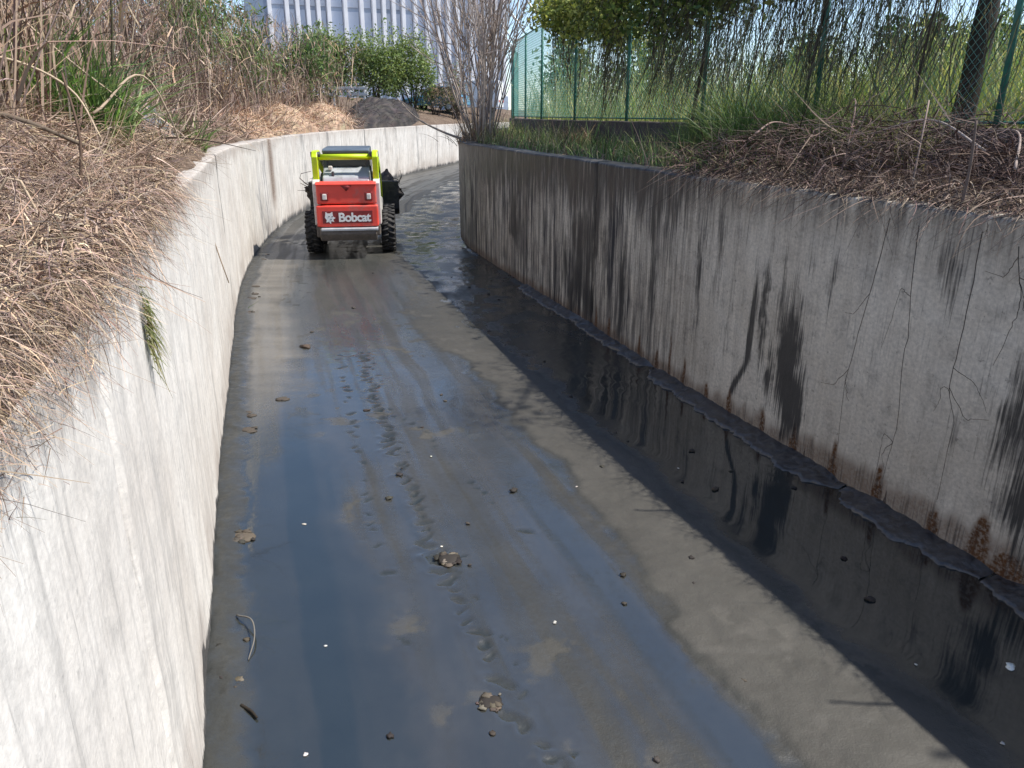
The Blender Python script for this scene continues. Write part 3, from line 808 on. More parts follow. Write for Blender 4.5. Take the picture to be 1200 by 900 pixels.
    V = np.stack([X, Y, Z], -1).reshape(-1, 3)
    M4 = np.array(Matrix.Translation((-3.30, 16.1, .012)) @ Matrix.Rotation(rad(8.0), 4, 'Z'))
    acc = Acc(); tw = lambda P: np.asarray(P) @ M4[:3, :3].T + M4[:3, 3]
    V = V + r.normal(0, .022, V.shape)
    acc.add(tw(V), grid_faces(14, n), col=palette([(.05, .042, .036), (.085, .072, .06), (.12, .1, .085)], len(V), r))
    for i in range(12):
        q_ = np.array([r.choice([-1, 1]) * r.uniform(.78, 1.0), r.uniform(1.45, 1.85), r.uniform(.80, 1.08)]); V_, Q_, T_ = tube_np([q_ + (0, 0, -.09), q_ + (0, 0, -.03), q_ + (0, .02, .04), q_ + (0, 0, .08)], [.03, .1, .09, .02], 7); acc.add(tw(V_ + r.normal(0, .02, V_.shape)), Q_, T_, (.04, .034, .03))
    for i in range(130):
        p = np.array([r.uniform(-.95, 1.0), r.uniform(1.35, 1.9), r.uniform(.75, 1.3)]); d = r.normal(0, 1, 3); d[2] = abs(d[2]) * .4; d /= np.linalg.norm(d)
        L = r.uniform(.15, .4); acc.tube(tw([p, p + d * L * .5 + (0, 0, .03), p + d * L]), [.008, .006, .003], 4, (.07, .055, .045))
    for q in ([(-.80, 1.5, 1.05), (-1.05, 1.5, 1.18), (-1.16, 1.45, 1.30), (-1.12, 1.4, 1.40), (-.9, 1.4, 1.45)], [(-.8, 1.5, 1.0), (-1.02, 1.45, 1.12), (-1.15, 1.4, 1.2)], [(.85, 1.5, 1.0), (1.05, 1.5, 1.3), (1.02, 1.5, 1.45)]):
        acc.tube(tw(q), np.linspace(.014, .006, len(q)), 5, (.16, .13, .11))
    o = acc.build('debris_load', M_clod)
    tag(o, 'dark heap of mud and twigs carried in the front bucket', 'debris')
make_loader()

# ---------------------------------------------------------------- left bank: dead reeds, brush, green patches
def left_pts(n, y0, y1, d0, d1, r, pw=1.0):
    """random points on the left bank, denser nearer the camera when pw > 1"""
    y = y0 + (y1 - y0) * r.random(n) ** pw; d = d0 + (d1 - d0) * r.random(n)
    cs = np.interp(y, _yq, _cosq); x = XL(y) - d / cs
    return x, y, hgt(x, y), d

STRAW = [(.44, .315, .205), (.33, .23, .155), (.54, .41, .275), (.21, .145, .105), (.38, .285, .205)]
BROWN = [(.29, .20, .15), (.36, .26, .20), (.21, .145, .115), (.44, .335, .26), (.31, .235, .20)]
GREEN = [(.11, .20, .055), (.16, .27, .07), (.08, .15, .05), (.23, .31, .10), (.18, .23, .09)]
DKGREEN = [(.03, .065, .022), (.05, .095, .03), (.07, .12, .035), (.035, .075, .03)]
YGREEN = [(.31, .37, .13), (.42, .44, .18), (.22, .31, .09), (.50, .47, .24), (.17, .25, .08)]

def build_blades(name, parts, mat, parent=None):
    a = Acc()
    for V, F, c in parts: a.add(V, F, col=c)
    return a.build(name, mat, parent)

def make_reeds():
    r = np.random.default_rng(21); P = []
    # tall standing dead stalks
    x, y, z, d = left_pts(6500, 4.2, 34, .9, 7.5, r, 1.3); n = len(x)
    keep = fbm(x * .9, y * .5, 81) + .12 * (d > 2) - .14 * sstep(17, 24, y) > .40; x, y, z, d = x[keep], y[keep], z[keep], d[keep]; n = len(x)
    dirs = rand_dirs(n, .16, r); dirs[:, 0] += .06; L = r.uniform(1.3, 3.6, n) * (.75 + .09 * np.minimum(d, 5))
    bend = r.normal(0, .16, (n, 3)); bend[:, 2] = -np.abs(r.normal(0, .05, n))
    P.append(blades(np.stack([x, y, z - .05], 1), dirs, L, r.uniform(.010, .024, n), bend, palette(BROWN, n, r, .22), 4, .25, 1))
    # leaf blades on and between the stalks
    x, y, z, d = left_pts(14000, 4.0, 34, .8, 7.5, r, 1.3); n = len(x)
    zz = z + r.random(n) ** 1.2 * 3.0; dirs = rand_dirs(n, .6, r, .8); L = r.uniform(.35, 1.0, n)
    bend = r.normal(0, .25, (n, 3)); bend[:, 2] = -r.uniform(.1, .8, n)
    P.append(blades(np.stack([x, y, zz], 1), dirs, L, r.uniform(.012, .032, n), bend, palette(STRAW + BROWN, n, r, .2), 4, .15, 2))
    # tall near clumps up the slope on the left
    x, y, z, d = left_pts(2600, 2.9, 8.0, 1.2, 4.5, r, 1.0); n = len(x)
    dirs = rand_dirs(n, .3, r); L = r.uniform(.8, 2.4, n); bend = r.normal(0, .3, (n, 3)); bend[:, 2] = -np.abs(r.normal(0, .2, n))
    P.append(blades(np.stack([x, y, z - .05], 1), dirs, L, r.uniform(.006, .02, n), bend, palette(STRAW, n, r, .22), 5, .15, 3))
    tag(build_blades('dead_reeds', P, M_dry), 'tall dry brown dead reeds standing all over the left bank', 'reeds', kind='stuff')
make_reeds()

def make_brush_left():
    r = np.random.default_rng(22); P = []
    x, y, z, d = left_pts(13000, 1.35, 9.8, .06, 2.4, r, 1.5); n = len(x)
    base = np.stack([x, y, z + r.random(n) * .32 * sstep(.05, .6, d)], 1)
    a = r.normal(0, 1, (n, 3)); a[:, 2] *= .35; a[:, 0] += .35 * (r.random(n) < .4); a /= np.linalg.norm(a, axis=1, keepdims=True)
    L = r.uniform(.12, .5, n) * np.clip(.35 + d * .6, 0, 1); bend = r.normal(0, .35, (n, 3)); bend[:, 2] -= .15
    P.append(blades(base, a, L, r.uniform(.003, .009, n), bend, palette(STRAW + BROWN + [(.16, .11, .09)], n, r, .25), 5, .2, 4))
    # thatch that spills over the coping of the near wall
    x, y, z, d = left_pts(2200, 1.3, 4.5, .02, .5, r, 1.0); n = len(x)
    base = np.stack([x, y, z + .04 + r.random(n) * .10], 1); a = r.normal(0, .6, (n, 3)); a[:, 0] += .5 ; a[:, 2] *= .3; a /= np.linalg.norm(a, axis=1, keepdims=True)
    bend = r.normal(0, .25, (n, 3)); bend[:, 2] = -r.uniform(.2, .8, n)
    P.append(blades(base, a, r.uniform(.05, .20, n), r.uniform(.003, .006, n), bend, palette(STRAW + BROWN, n, r, .25), 5, .2, 5))
    x, y, z, d = left_pts(17000, .95, 4.2, -.08, 1.1, r, 1.6); n = len(x)
    base = np.stack([x, y, ZL(y) + .07 + r.random(n) * (.10 + .25 * np.clip(d, 0, 1)) + .42 * np.maximum(d - .35, 0) - .14 * sstep(.04, -.10, d)], 1)
    d_ok = (d > 0) | (y < 2.8 * r.random(n) + .6); base, n = base[d_ok], int(d_ok.sum())
    a = r.normal(0, 1, (n, 3)); a[:, 2] *= .45; a /= np.linalg.norm(a, axis=1, keepdims=True); bend = r.normal(0, .5, (n, 3)); bend[:, 2] -= .3
    P.append(blades(base, a, r.uniform(.05, .20, n) * np.clip((base[:, 1] - .6) / 1.6, .3, 1), r.uniform(.002, .005, n) * np.clip((base[:, 1] - .4) / 1.6, .5, 1), bend, palette(STRAW + BROWN + [(.14, .10, .085), (.18, .13, .11)], n, r, .28), 5, .25, 8))
    x, y, z, d = left_pts(5000, 3.8, 10.5, .15, 1.6, r, 1.0); n = len(x)
    base = np.stack([x, y, z + .05 + r.random(n) * .2], 1); a = r.normal(0, 1, (n, 3)); a[:, 2] *= .4; a /= np.linalg.norm(a, axis=1, keepdims=True); bend = r.normal(0, .4, (n, 3)); bend[:, 2] -= .2
    P.append(blades(base, a, r.uniform(.12, .4, n), r.uniform(.004, .010, n), bend, palette(STRAW + BROWN, n, r, .25), 4, .25, 10))
    x, y, z, d = left_pts(11000, 1.0, 5.0, -.03, .36, r, 1.35); n = len(x)
    base = np.stack([x, y, ZL(y) + .05 + r.random(n) * .13], 1)
    a = r.normal(0, .8, (n, 3)); a[:, 0] += .35; a[:, 2] = a[:, 2] * .4 + .1; a /= np.linalg.norm(a, axis=1, keepdims=True); bend = r.normal(0, .4, (n, 3)); bend[:, 2] = -r.uniform(.3, 1.3, n)
    P.append(blades(base, a, r.uniform(.05, .19, n) * np.clip((y - .5) / 1.5, .35, 1), r.uniform(.003, .006, n) * np.clip((y - .4) / 1.6, .5, 1), bend, palette(STRAW + BROWN + [(.20, .15, .12)], n, r, .25), 5, .25, 18))
    x, y, z, d = left_pts(5000, .75, 1.9, -.035, .40, r, 1.0); n = len(x)
    base = np.stack([x, y, ZL(y) + .03 + r.random(n) * .11], 1)
    a = r.normal(0, .8, (n, 3)); a[:, 0] += .45; a[:, 2] = a[:, 2] * .4; a /= np.linalg.norm(a, axis=1, keepdims=True); bend = r.normal(0, .4, (n, 3)); bend[:, 2] = -r.uniform(.4, 1.5, n)
    P.append(blades(base, a, r.uniform(.03, .11, n), r.uniform(.0015, .0035, n), bend, palette(STRAW + BROWN + [(.20, .15, .12)], n, r, .25), 4, .25, 28))
    # low litter farther up along the coping
    x, y, z, d = left_pts(5000, 8, 32, .25, 2.2, r, 1.0); n = len(x)
    base = np.stack([x, y, z + r.random(n) * .35], 1); a = r.normal(0, 1, (n, 3)); a[:, 2] = np.abs(a[:, 2]) * .6; a /= np.linalg.norm(a, axis=1, keepdims=True)
    bend = r.normal(0, .3, (n, 3)); P.append(blades(base, a, r.uniform(.25, .7, n), r.uniform(.010, .022, n), bend, palette(BROWN, n, r, .25), 4, .2, 6))
    tag(build_blades('dry_brush', P, M_dry), 'tangled dry grass and twigs spilling over the sunlit wall', 'brush', kind='stuff')
make_brush_left()

def reed_clump(name, label, x0, y0, rx, n, h, cols, w, seed, group=None, cat='plant', tilt=.35):
    r = np.random.default_rng(seed); a = r.random(n) * 2 * np.pi; q = np.sqrt(r.random(n)) * rx
    x = x0 + np.cos(a) * q; y = y0 + np.sin(a) * q; z = hgt(x, y) - .03
    root = empty(name, (x0, y0, float(hgt(x0, y0)))); o_ = np.array(root.location)
    d = rand_dirs(n, tilt, r); L = r.uniform(.45, 1, n) * h; bend = r.normal(0, .35, (n, 3)); bend[:, 2] = -r.uniform(.05, .6, n)
    P = [blades(np.stack([x, y, z], 1) - o_, d, L, r.uniform(.6, 1.3, n) * w, bend, palette(cols, n, r, .2), 5, .1, seed)]
    tag(build_blades('leaf_blades', P, M_leaf, root), kind='stuff')
    a = Acc()
    for i in range(6):
        j = r.integers(n); p = np.array([x[j], y[j], z[j]]) - o_
        a.tube([p, p + d[j] * L[j] * .5, p + d[j] * L[j] * .85 + bend[j] * L[j] * .3], [w * .35, w * .25, w * .1], 5, (.16, .15, .06))
    tag(a.build('stems', M_twig, root), kind='stuff')
    tag(root, label, cat, group); return root
reed_clump('reed_clump', 'green clump of young reeds among the dry stalks beside the coping', -3.95, 7.3, .42, 520, 1.35, GREEN, .028, 31)
reed_clump('reed_clump', 'broad grey green reed clump higher up the dry slope', -4.7, 8.3, .7, 600, 1.5, [(.10, .15, .07), (.14, .18, .09), (.08, .12, .06)], .03, 32)
reed_clump('reed_clump', 'small bright green tuft behind the pale rubble', -4.35, 10.6, .30, 260, .75, GREEN, .03, 33)
reed_clump('reed_clump', 'low green tuft beside the crumpled dark sheet', -4.15, 9.1, .22, 160, .5, GREEN, .022, 34)
reed_clump('reed_clump', 'thin green shoots rooted in the dry thatch above the wall', -1.78, 3.15, .08, 14, .34, GREEN, .014, 35)
reed_clump('reed_clump', 'yellow green grass tuft on the steep dry slope', -4.9, 6.6, .5, 300, 1.1, [(.22, .23, .09), (.28, .27, .12), (.15, .18, .07)], .02, 36)

# tuft growing out of the face of the sunlit wall
def wall_tuft():
    r = np.random.default_rng(5); n = 170; y = 2.9 + r.normal(0, .04, n); z = 1.88 + r.normal(0, .07, n)
    b = np.stack([XL(y) + .012, y, z], 1); d = r.normal(0, .5, (n, 3)); d[:, 0] = np.abs(d[:, 0]) + .3; d /= np.linalg.norm(d, axis=1, keepdims=True)
    bend = np.zeros((n, 3)); bend[:, 2] = -r.uniform(.6, 1.6, n)
    V, F, c = blades(b, d, r.uniform(.03, .085, n), r.uniform(.004, .009, n), bend, palette([(.20, .22, .08), (.28, .26, .12), (.14, .17, .06)], n, r), 4, .2, 9)
    tag(mesh_np('weed_tuft', V, F, M_leaf, col=c), 'small olive weed tuft growing out of the sunlit concrete face', 'weed')
wall_tuft()

def soil_edge():
    ys = np.arange(.3, 11.5, .04); ks = np.concatenate([[0, .004, .02, .05], np.linspace(.1, 1, 13)]); Yg, K = np.meshgrid(ys, ks, indexing='ij')
    lip = -.004 + .012 * fbm(ys * 5, ys * 0, 92) + .20 * fbm(ys * 1.7, ys * 0, 91) * sstep(3.5, 7, ys)
    lip = lip + .35 * sstep(9.5, 11.4, ys)
    D = lip[:, None] + (.75 - lip[:, None]) * K; X = XL(Yg) - D / np.interp(Yg, _yq, _cosq)
    h = .035 + .06 * fbm(X * 5, Yg * 5, 93) + .04 * (fbm(X * 18, Yg * 18, 94) - .5)
    Z = ZL(Yg) + .022 + h * sstep(0, .12, K) * sstep(1.02, .7, K) - .06 * (K == 0) - .012 * (K < .006) + .42 * np.maximum(D - .35, 0) - .12 * sstep(.8, 1, K)
    o = mesh_np('bank_edge', np.stack([X, Yg, Z], -1).reshape(-1, 3), grid_faces(len(ys), len(ks)), M_ground, smooth=True); tag(o, kind='structure')
soil_edge()

# fallen canes and branches lying in the thatch
def cane(pts, r0, r1, col, label, name='fallen_cane', cat='cane', group=None, sides=7, parent=None):
    P = np.array(pts, float); k = np.linspace(0, 1, len(P)); t = np.linspace(0, 1, 18)
    Q = np.stack([hermite(np.c_[k, P[:, i]])(t) for i in range(3)], 1)
    a = Acc(); a.tube(Q, np.linspace(r0, r1, 18) * (1 + .06 * np.sin(np.arange(18) * 2.1)), sides, col); o = a.build(name, M_twig, parent, True)
    if label: tag(o, label, cat, group)
    return o
def lz(x, y, up): return float(hgt(x, y)) + up
def cane_on(xy, ups, *a, **k): return cane([(x, y, lz(x, y, u)) for (x, y), u in zip(xy, ups)], *a, **k)
cane_on([(-3.1, 4.1), (-2.85, 4.2), (-2.6, 4.35), (-2.4, 4.5)], [.30, .34, .36, .33], .022, .010, (.15, .115, .085), 'dark bent branch lying across the dry thatch', 'fallen_branch', 'branch')
cane_on([(-2.3, 2.7), (-2.05, 2.85), (-1.85, 3.0), (-1.72, 2.9)], [.16, .19, .17, .05], .010, .006, (.52, .40, .27), 'pale straw cane arching out of the dry thatch')
cane_on([(-1.95, 1.95), (-1.68, 2.05), (-1.50, 2.15), (-1.36, 2.0)], [.14, .18, .14, -.06], .008, .004, (.55, .42, .29), 'pale curved cane looping over the near coping')
cane_on([(-2.0, 2.3), (-1.7, 2.42), (-1.5, 2.5), (-1.32, 2.52)], [.13, .15, .14, .05], .006, .003, (.48, .37, .26), 'thin straight straw cane pointing out over the wall')
cane_on([(-1.55, 1.45), (-1.36, 1.55), (-1.22, 1.5), (-1.2, 1.38)], [.16, .15, .12, .02], .007, .004, (.58, .45, .30), 'short hooked pale cane in the nearest thatch')
cane_on([(-3.6, 5.2), (-3.3, 5.5), (-3.0, 5.6), (-2.8, 5.5)], [.5, .62, .55, .3], .011, .006, (.50, .40, .28), 'pale arching cane over the slope of dead reeds')
cane_on([(-4.5, 6.6), (-4.1, 6.9), (-3.75, 7.1), (-3.45, 7.6)], [1.2, .95, .7, .45], .012, .007, (.46, .36, .26), 'long leaning cane in front of the green reed clump')
cane_on([(-3.55, 6.9), (-3.3, 7.6), (-3.1, 8.3)], [.35, .75, 1.25], .012, .006, (.44, .34, .25), 'slanting cane propped across the green reed clump')
cane([(-1.98, 3.5, 2.05), (-1.95, 3.55, 2.3), (-1.93, 3.6, 2.55), (-2.0, 3.68, 2.82)], .009, .005, (.13, .085, .06), 'lone brown upright stem rising from the coping', 'dead_plant', 'plant')
cane_on([(-4.0, 8.2), (-3.98, 8.25), (-3.9, 8.3), (-3.95, 8.35)], [-.05, .7, 1.5, 2.3], .018, .008, (.10, .085, .055), 'dark upright stalk rising through the green reed clump', 'dead_plant', 'plant')

def make_rubble():
    r = np.random.default_rng(77); M = mat_plain('pale_rubble', (.50, .44, .34), .9, var=.25, nscale=14, bump=.5)
    for i in range(11):
        y = r.uniform(6.0, 8.2); d = r.uniform(.38, .9); x = float(XL(y)) - d; s = r.uniform(.07, .17)
        bm = bmesh.new(); bmesh.ops.create_icosphere(bm, subdivisions=2, radius=1)
        for v in bm.verts:
            k = 1 + .45 * (r.random() - .5); v.co = Vector((v.co.x * s * k, v.co.y * s * 1.2 * k, max(v.co.z, -.6) * s * .6 * k))
        me = bpy.data.meshes.new('rubble'); bm.to_mesh(me); bm.free()
        o = link_mesh('rubble', me, M); o.location = (x, y, lz(x, y, s * .2)); o.rotation_euler = (0, 0, r.uniform(0, 3))
        tag(o, 'pale broken concrete chunk lying behind the wall coping', 'rubble', 'pale concrete chunks behind the coping')
make_rubble()

def make_sheet():      # crumpled dark grey sheet on the bank edge
    M = mat_plain('grey_sheeting', (.13, .14, .16), .55, var=.3, nscale=6, bump=.2)
    n = 40; u = np.linspace(0, 1, n); U, Vv = np.meshgrid(u, u)
    y = 9.2 + 2.6 * Vv; x = XL(y) - .35 - 1.1 * U
    z = hgt(x, y) + .10 + .45 * np.abs(fbm(U * 5, Vv * 6, 9) - .45) + .18 * np.sin(np.pi * U) * np.sin(np.pi * Vv) - .2 * sstep(.12, 0, np.minimum(np.minimum(U, 1 - U), np.minimum(Vv, 1 - Vv)))
    P = np.stack([x, y, z], -1).reshape(-1, 3)
    tag(mesh_np('crumpled_sheet', P, grid_faces(n, n), M, smooth=True), 'crumpled dark grey sheeting draped on the bank by the coping', 'sheet')
make_sheet()

# straw heaps along the far coping
def straw_pile(x0, y0, rx, ry, h, seed, label, cols=STRAW[:3], name='straw_pile', cat='straw'):
    r = np.random.default_rng(seed); n = 30; u = np.linspace(-1, 1, n); U, W = np.meshgrid(u, u); q = np.sqrt(U**2 + W**2)
    y = y0 + W * ry; x = np.minimum(x0 + U * rx, XL(y) - .22); prof = np.sqrt(np.clip(1 - q**2, 0, 1)) * h * (.8 + .5 * fbm(U * 3, W * 3, seed))
    z = np.maximum(hgt(x, y), ZL(y) - .12) + prof - .06; root = empty(name, (x0, y0, float(hgt(x0, y0)))); o_ = np.array(root.location)
    c = palette(cols, n * n, r, .15) * .7
    mesh_np('core', np.stack([x, y, z], -1).reshape(-1, 3) - o_, grid_faces(n, n), M_twig, root, c, smooth=True)
    m = 900; a = r.random(m) * 2 * np.pi; k = np.sqrt(r.random(m)) * .98; x = x0 + np.cos(a) * k * rx; y = y0 + np.sin(a) * k * ry
    z = hgt(x, y) + np.sqrt(1 - k**2) * h * .9; d = r.normal(0, 1, (m, 3)); d[:, 2] = np.abs(d[:, 2]) * .5; d /= np.linalg.norm(d, axis=1, keepdims=True)
    bend = r.normal(0, .3, (m, 3)); bend[:, 2] -= .3
    build_blades('straw', [blades(np.stack([x, y, z], 1) - o_, d, r.uniform(.2, .5, m), r.uniform(.012, .03, m), bend, palette(cols, m, r, .2), 4, .2, seed)], M_dry, root)
    tag(root, label, cat)
TAN = [(.55, .38, .26), (.48, .33, .23), (.62, .46, .32)]
straw_pile(float(XL(20.5)) - .9, 20.5, .8, 2.0, .38, 41, 'low tan straw heap beside the rusty wall joint', TAN)
straw_pile(float(XL(25)) - .9, 25.0, .8, 2.0, .62, 42, 'rounded tan straw heap midway along the far coping', TAN)
straw_pile(float(XL(29.5)) - 1.0, 29.2, .9, 2.0, .72, 43, 'tan straw heap next to the dark soil mound', TAN)
DKS = [(.045, .04, .04), (.07, .06, .055), (.10, .085, .075)]
straw_pile(float(XL(40)) - 1.9, 40.0, 1.3, 8.0, .8, 44, 'long dark soil mound on the far bank above the pale wall', DKS, 'soil_mound', 'mound')

# ---------------------------------------------------------------- trees and bushes
def bush(name, label, x0, y0, h, rx, ry, n, leaf, cols, seed, group=None, cat='bush', trunk=.05, z0=None, stems=7, cz=.55, core=14, asp=.45, droop=0.0, dead=0.0):
    r = np.random.default_rng(seed); zb = float(hgt(x0, y0)) if z0 is None else z0
    root = empty(name, (x0, y0, zb)); cl = r.normal(0, 1, (core, 3)); cl /= np.linalg.norm(cl, axis=1, keepdims=True); cl *= (r.random((core, 1)) ** .5) * .8
    cen = np.stack([cl[:, 0] * rx, cl[:, 1] * ry, h * cz + cl[:, 2] * h * (1 - cz) * .95], 1)
    cen[:, 2] = np.clip(cen[:, 2], h * .15, h * .95)
    i = r.integers(core, size=n); rr = r.uniform(.55, 1.25, core)
    off = r.normal(0, 1, (n, 3)); off /= np.linalg.norm(off, axis=1, keepdims=True); off *= (r.random((n, 1)) ** .45)
    p = cen[i] + off * rr[i][:, None] * np.array([rx * .42, ry * .42, h * (1 - cz) * .5])
    col = palette(cols, n, r, .2) * (.8 + .4 * r.random(core)[i])[:, None]
    V, F, c = leaves(p, r.uniform(.6, 1.4, n) * leaf, col, r, asp, droop)
    mesh_np('crown', V, F, M_leaf, root, c)
    a = Acc()
    for s in range(stems):
        t = cen[s % core]; b = np.array([r.normal(0, .08 * rx), r.normal(0, .08 * ry), -.1]); mid = (b + t) / 2 + np.array([r.normal(0, .1), r.normal(0, .1), h * .08])
        a.tube([b, mid, t, t + (t - mid) * .4], [trunk, trunk * .7, trunk * .4, trunk * .15], 6, (.12, .095, .075))
    a.build('trunk', M_twig, root, True)
    tag(root, label, cat, group); return root

# left background greenery
bush('bamboo_thicket', 'tall light green bamboo thicket behind the dead reeds', -8.9, 27.5, 3.6, 1.6, 1.6, 3200, .22, GREEN, 51, None, 'bamboo', .03, asp=.25, droop=.5)
bush('bamboo_thicket', 'darker green thicket growing beside the light bamboo', -8.0, 31.0, 3.1, 1.6, 1.6, 2800, .20, GREEN + DKGREEN, 52, None, 'bamboo', .03, asp=.25, droop=.5)
bush('bamboo_thicket', 'broad sunlit green thicket rising over the dead reeds', -8.4, 22.3, 3.9, 1.5, 1.7, 4200, .17, GREEN, 54, None, 'bamboo', .025, asp=.22, droop=.5, core=24)
bush('bamboo_thicket', 'feathery green thicket on the slope behind the tan bush', -9.9, 24.5, 4.6, 1.6, 1.6, 3600, .18, GREEN, 55, None, 'bamboo', .025, asp=.22, droop=.5, core=24)
bush('bamboo_thicket', 'sparse green thicket with dry stems below the building', -8.6, 36.0, 3.4, 1.7, 1.7, 1900, .24, GREEN + STRAW[:1], 53, None, 'bamboo', .03, asp=.25, droop=.5)
for k, (x, y, h) in enumerate([(-10.2, 47, 4.6), (-8.0, 47.5, 4.5), (-6.0, 48.5, 4.3)]):
    bush('hedge_bush', ['green hedge bush beside the white rail below the striped building', 'middle green hedge bush below the striped building', 'green hedge bush beside the parked blue car'][k],
         x, y, h, 2.1, 1.6, 7000, .16, [(.22, .29, .10), (.26, .32, .12), (.16, .21, .08)], 60 + k, 'hedge bushes below the building', asp=.5, core=30, cz=.5)
bush('dry_bush', 'bare purplish brown bush leaning over the left coping', -6.6, 14.5, 2.6, .9, 1.3, 900, .12, BROWN, 66, None, 'bush', .025, stems=22, asp=.2)
bush('dry_bush', 'bare brown bush in front of the parked blue car', -4.6, 48.5, 1.8, 1.5, 1.0, 1500, .16, BROWN + DKGREEN, 69, None, 'bush', .02, stems=20, asp=.25)
bush('dry_bush', 'tall grey brown scrub in front of the striped building and cars', -3.4, 50.0, 3.3, 1.5, 1.1, 2200, .15, BROWN + GREEN[2:4], 70, None, 'bush', .02, stems=26, asp=.25, core=20)
bush('dry_bush', 'dry tan bush above the straw heaps', -8.0, 22.5, 1.9, 1.0, 1.6, 1300, .15, STRAW, 67, None, 'bush', .02, stems=20, asp=.2)
bush('dry_bush', 'dry grey brown bush farther along above the straw heaps', -7.9, 28.5, 1.7, 1.0, 1.6, 1000, .15, BROWN, 68, None, 'bush', .02, stems=20, asp=.2)

# leafless many-stemmed shrub at the far end of the right wall
def make_bare_shrub():
    r = np.random.default_rng(90); x0, y0 = -.72, 17.4; zb = float(hgt(x0, y0)) - .05
    root = empty('leafless_shrub', (x0, y0, zb)); tag(root, 'leafless many stemmed shrub at the end of the stained wall', 'shrub')
    def stem(p, d, L, rad0, depth, acc, col):
        n = 7; pts = [np.array(p, float)]; dd = np.array(d, float)
        for i in range(n):
            dd = dd + r.normal(0, .07, 3) + np.array([0, 0, .03]); dd /= np.linalg.norm(dd); pts.append(pts[-1] + dd * L / n)
        acc.tube(pts, np.linspace(rad0, rad0 * .3, n + 1), 5 if depth else 6, col)
        if depth < 2:
            for k in range(5 if depth == 0 else 3):
                j = r.integers(2, n); e = (pts[j] - pts[j - 1]); e /= np.linalg.norm(e); e = e + r.normal(0, .38, 3); e[2] = abs(e[2]); e /= np.linalg.norm(e)
                stem(pts[j], e, L * r.uniform(.3, .55), rad0 * .5, depth + 1, acc, col)
    for i in range(38):
        an = r.uniform(0, 2 * np.pi); til = r.uniform(.03, .40)
        d = np.array([math.cos(an) * til * 1.0 - .06, math.sin(an) * til, 1]); d /= np.linalg.norm(d)
        c = np.array([(.42, .35, .30), (.50, .42, .37), (.30, .24, .21)][i % 3]); a = Acc()
        stem((math.cos(an) * r.uniform(.02, .33), math.sin(an) * .25, 0), d, r.uniform(2.6, 4.6), r.uniform(.014, .028), 0, a, c)
        a.build('stem', M_twig, root)
    for P in ([(-.1, -.1, .05), (-.7, -.2, .25), (-1.3, -.2, .55), (-1.7, -.2, .95)], [(-.1, 0, .1), (-.5, 0, 1.0), (-.8, .1, 2.0), (-1.0, .1, 3.2)], [(-.1, 0, .1), (-.35, 0, .9), (-.75, .1, 2.2), (-.9, .1, 3.6)]):
        cane(P, .03, .010, (.34, .28, .24), None, 'stem', parent=root)
    n = 500; b = np.stack([r.normal(0, .25, n), r.normal(0, .22, n), r.uniform(-.02, .1, n)], 1); d = rand_dirs(n, .5, r)
    bend = r.normal(0, .3, (n, 3)); build_blades('dead_grass', [blades(b, d, r.uniform(.2, .7, n), r.uniform(.008, .018, n), bend, palette(STRAW, n, r), 4, .2, 3)], M_dry, root)
make_bare_shrub()

# ---------------------------------------------------------------- right strip: weeds, brush heap
def fence_x(y): return np.interp(y, FP[:, 1], FP[:, 0])
def make_right_brush():
    r = np.random.default_rng(101); P = []
    n = 8500; y = 3.0 + 5.6 * r.random(n) ** 1.0; t = r.random(n); x = XR(y) + .03 + (fence_x(y) - XR(y) - .15) * t; z = np.maximum(hgt(x, y), ZR + .005)
    hump = (.16 + .42 * np.exp(-((y - 6.3) / 2.2)**2)) * np.sin(np.pi * np.clip(t * .9 + .1, 0, 1)) ** .6
    b = np.stack([x, y, z + r.random(n) * hump], 1); a = r.normal(0, 1, (n, 3)); a[:, 2] *= .4; a /= np.linalg.norm(a, axis=1, keepdims=True)
    bend = r.normal(0, .4, (n, 3)); bend[:, 2] -= .2
    Lr = r.uniform(.2, .75, n) * (.35 + .65 * sstep(5.0, 6.5, y)) * (.4 + .6 * sstep(0, .35, t))
    P.append(blades(b, a, Lr, r.uniform(.004, .011, n), bend, palette([(.11, .072, .062), (.15, .10, .082), (.07, .047, .041), (.21, .155, .125), (.10, .075, .068)], n, r, .25), 5, .2, 11))  # twig colours darkened to carry the shade over the heap
    n = 4600; y = 3.0 + 4.9 * r.random(n); x = XR(y) + .02 + .45 * r.random(n); b = np.stack([x, y, np.maximum(hgt(x, y), ZR) + .01 + r.random(n) * (.02 + .30 * (x - XR(y)))], 1)
    a = r.normal(0, .8, (n, 3)); a[:, 0] -= .25; a[:, 2] = -np.abs(a[:, 2]) * .3; a /= np.linalg.norm(a, axis=1, keepdims=True); bend = r.normal(0, .4, (n, 3)); bend[:, 2] = -r.uniform(.2, .9, n)
    P.append(blades(b, a, r.uniform(.08, .30, n), r.uniform(.004, .009, n), bend, palette([(.17, .12, .092), (.21, .155, .12), (.11, .077, .063), (.27, .21, .16)], n, r, .25), 5, .2, 19))
    tag(build_blades('brush_heap', P, M_dry), 'purplish brown heap of dead brush on top of the stained wall', 'brush', kind='stuff')
    P = []; n = 5200; y = 7.6 + 15.4 * r.random(n) ** 1.3; t = r.random(n); x = XR(y) + .3 + (fence_x(y) - XR(y) - .4) * t; z = hgt(x, y)
    d = rand_dirs(n, .45, r); bend = r.normal(0, .3, (n, 3)); bend[:, 2] -= .2
    P.append(blades(np.stack([x, y, z - .02], 1), d, r.uniform(.12, .5, n), r.uniform(.006, .016, n), bend, palette(GREEN + YGREEN + STRAW[:3], n, r, .25), 4, .15, 12))
    tag(build_blades('verge_grass', P, M_dry), 'mixed green and straw coloured grass between wall and fence', 'grass', kind='stuff')
make_right_brush()
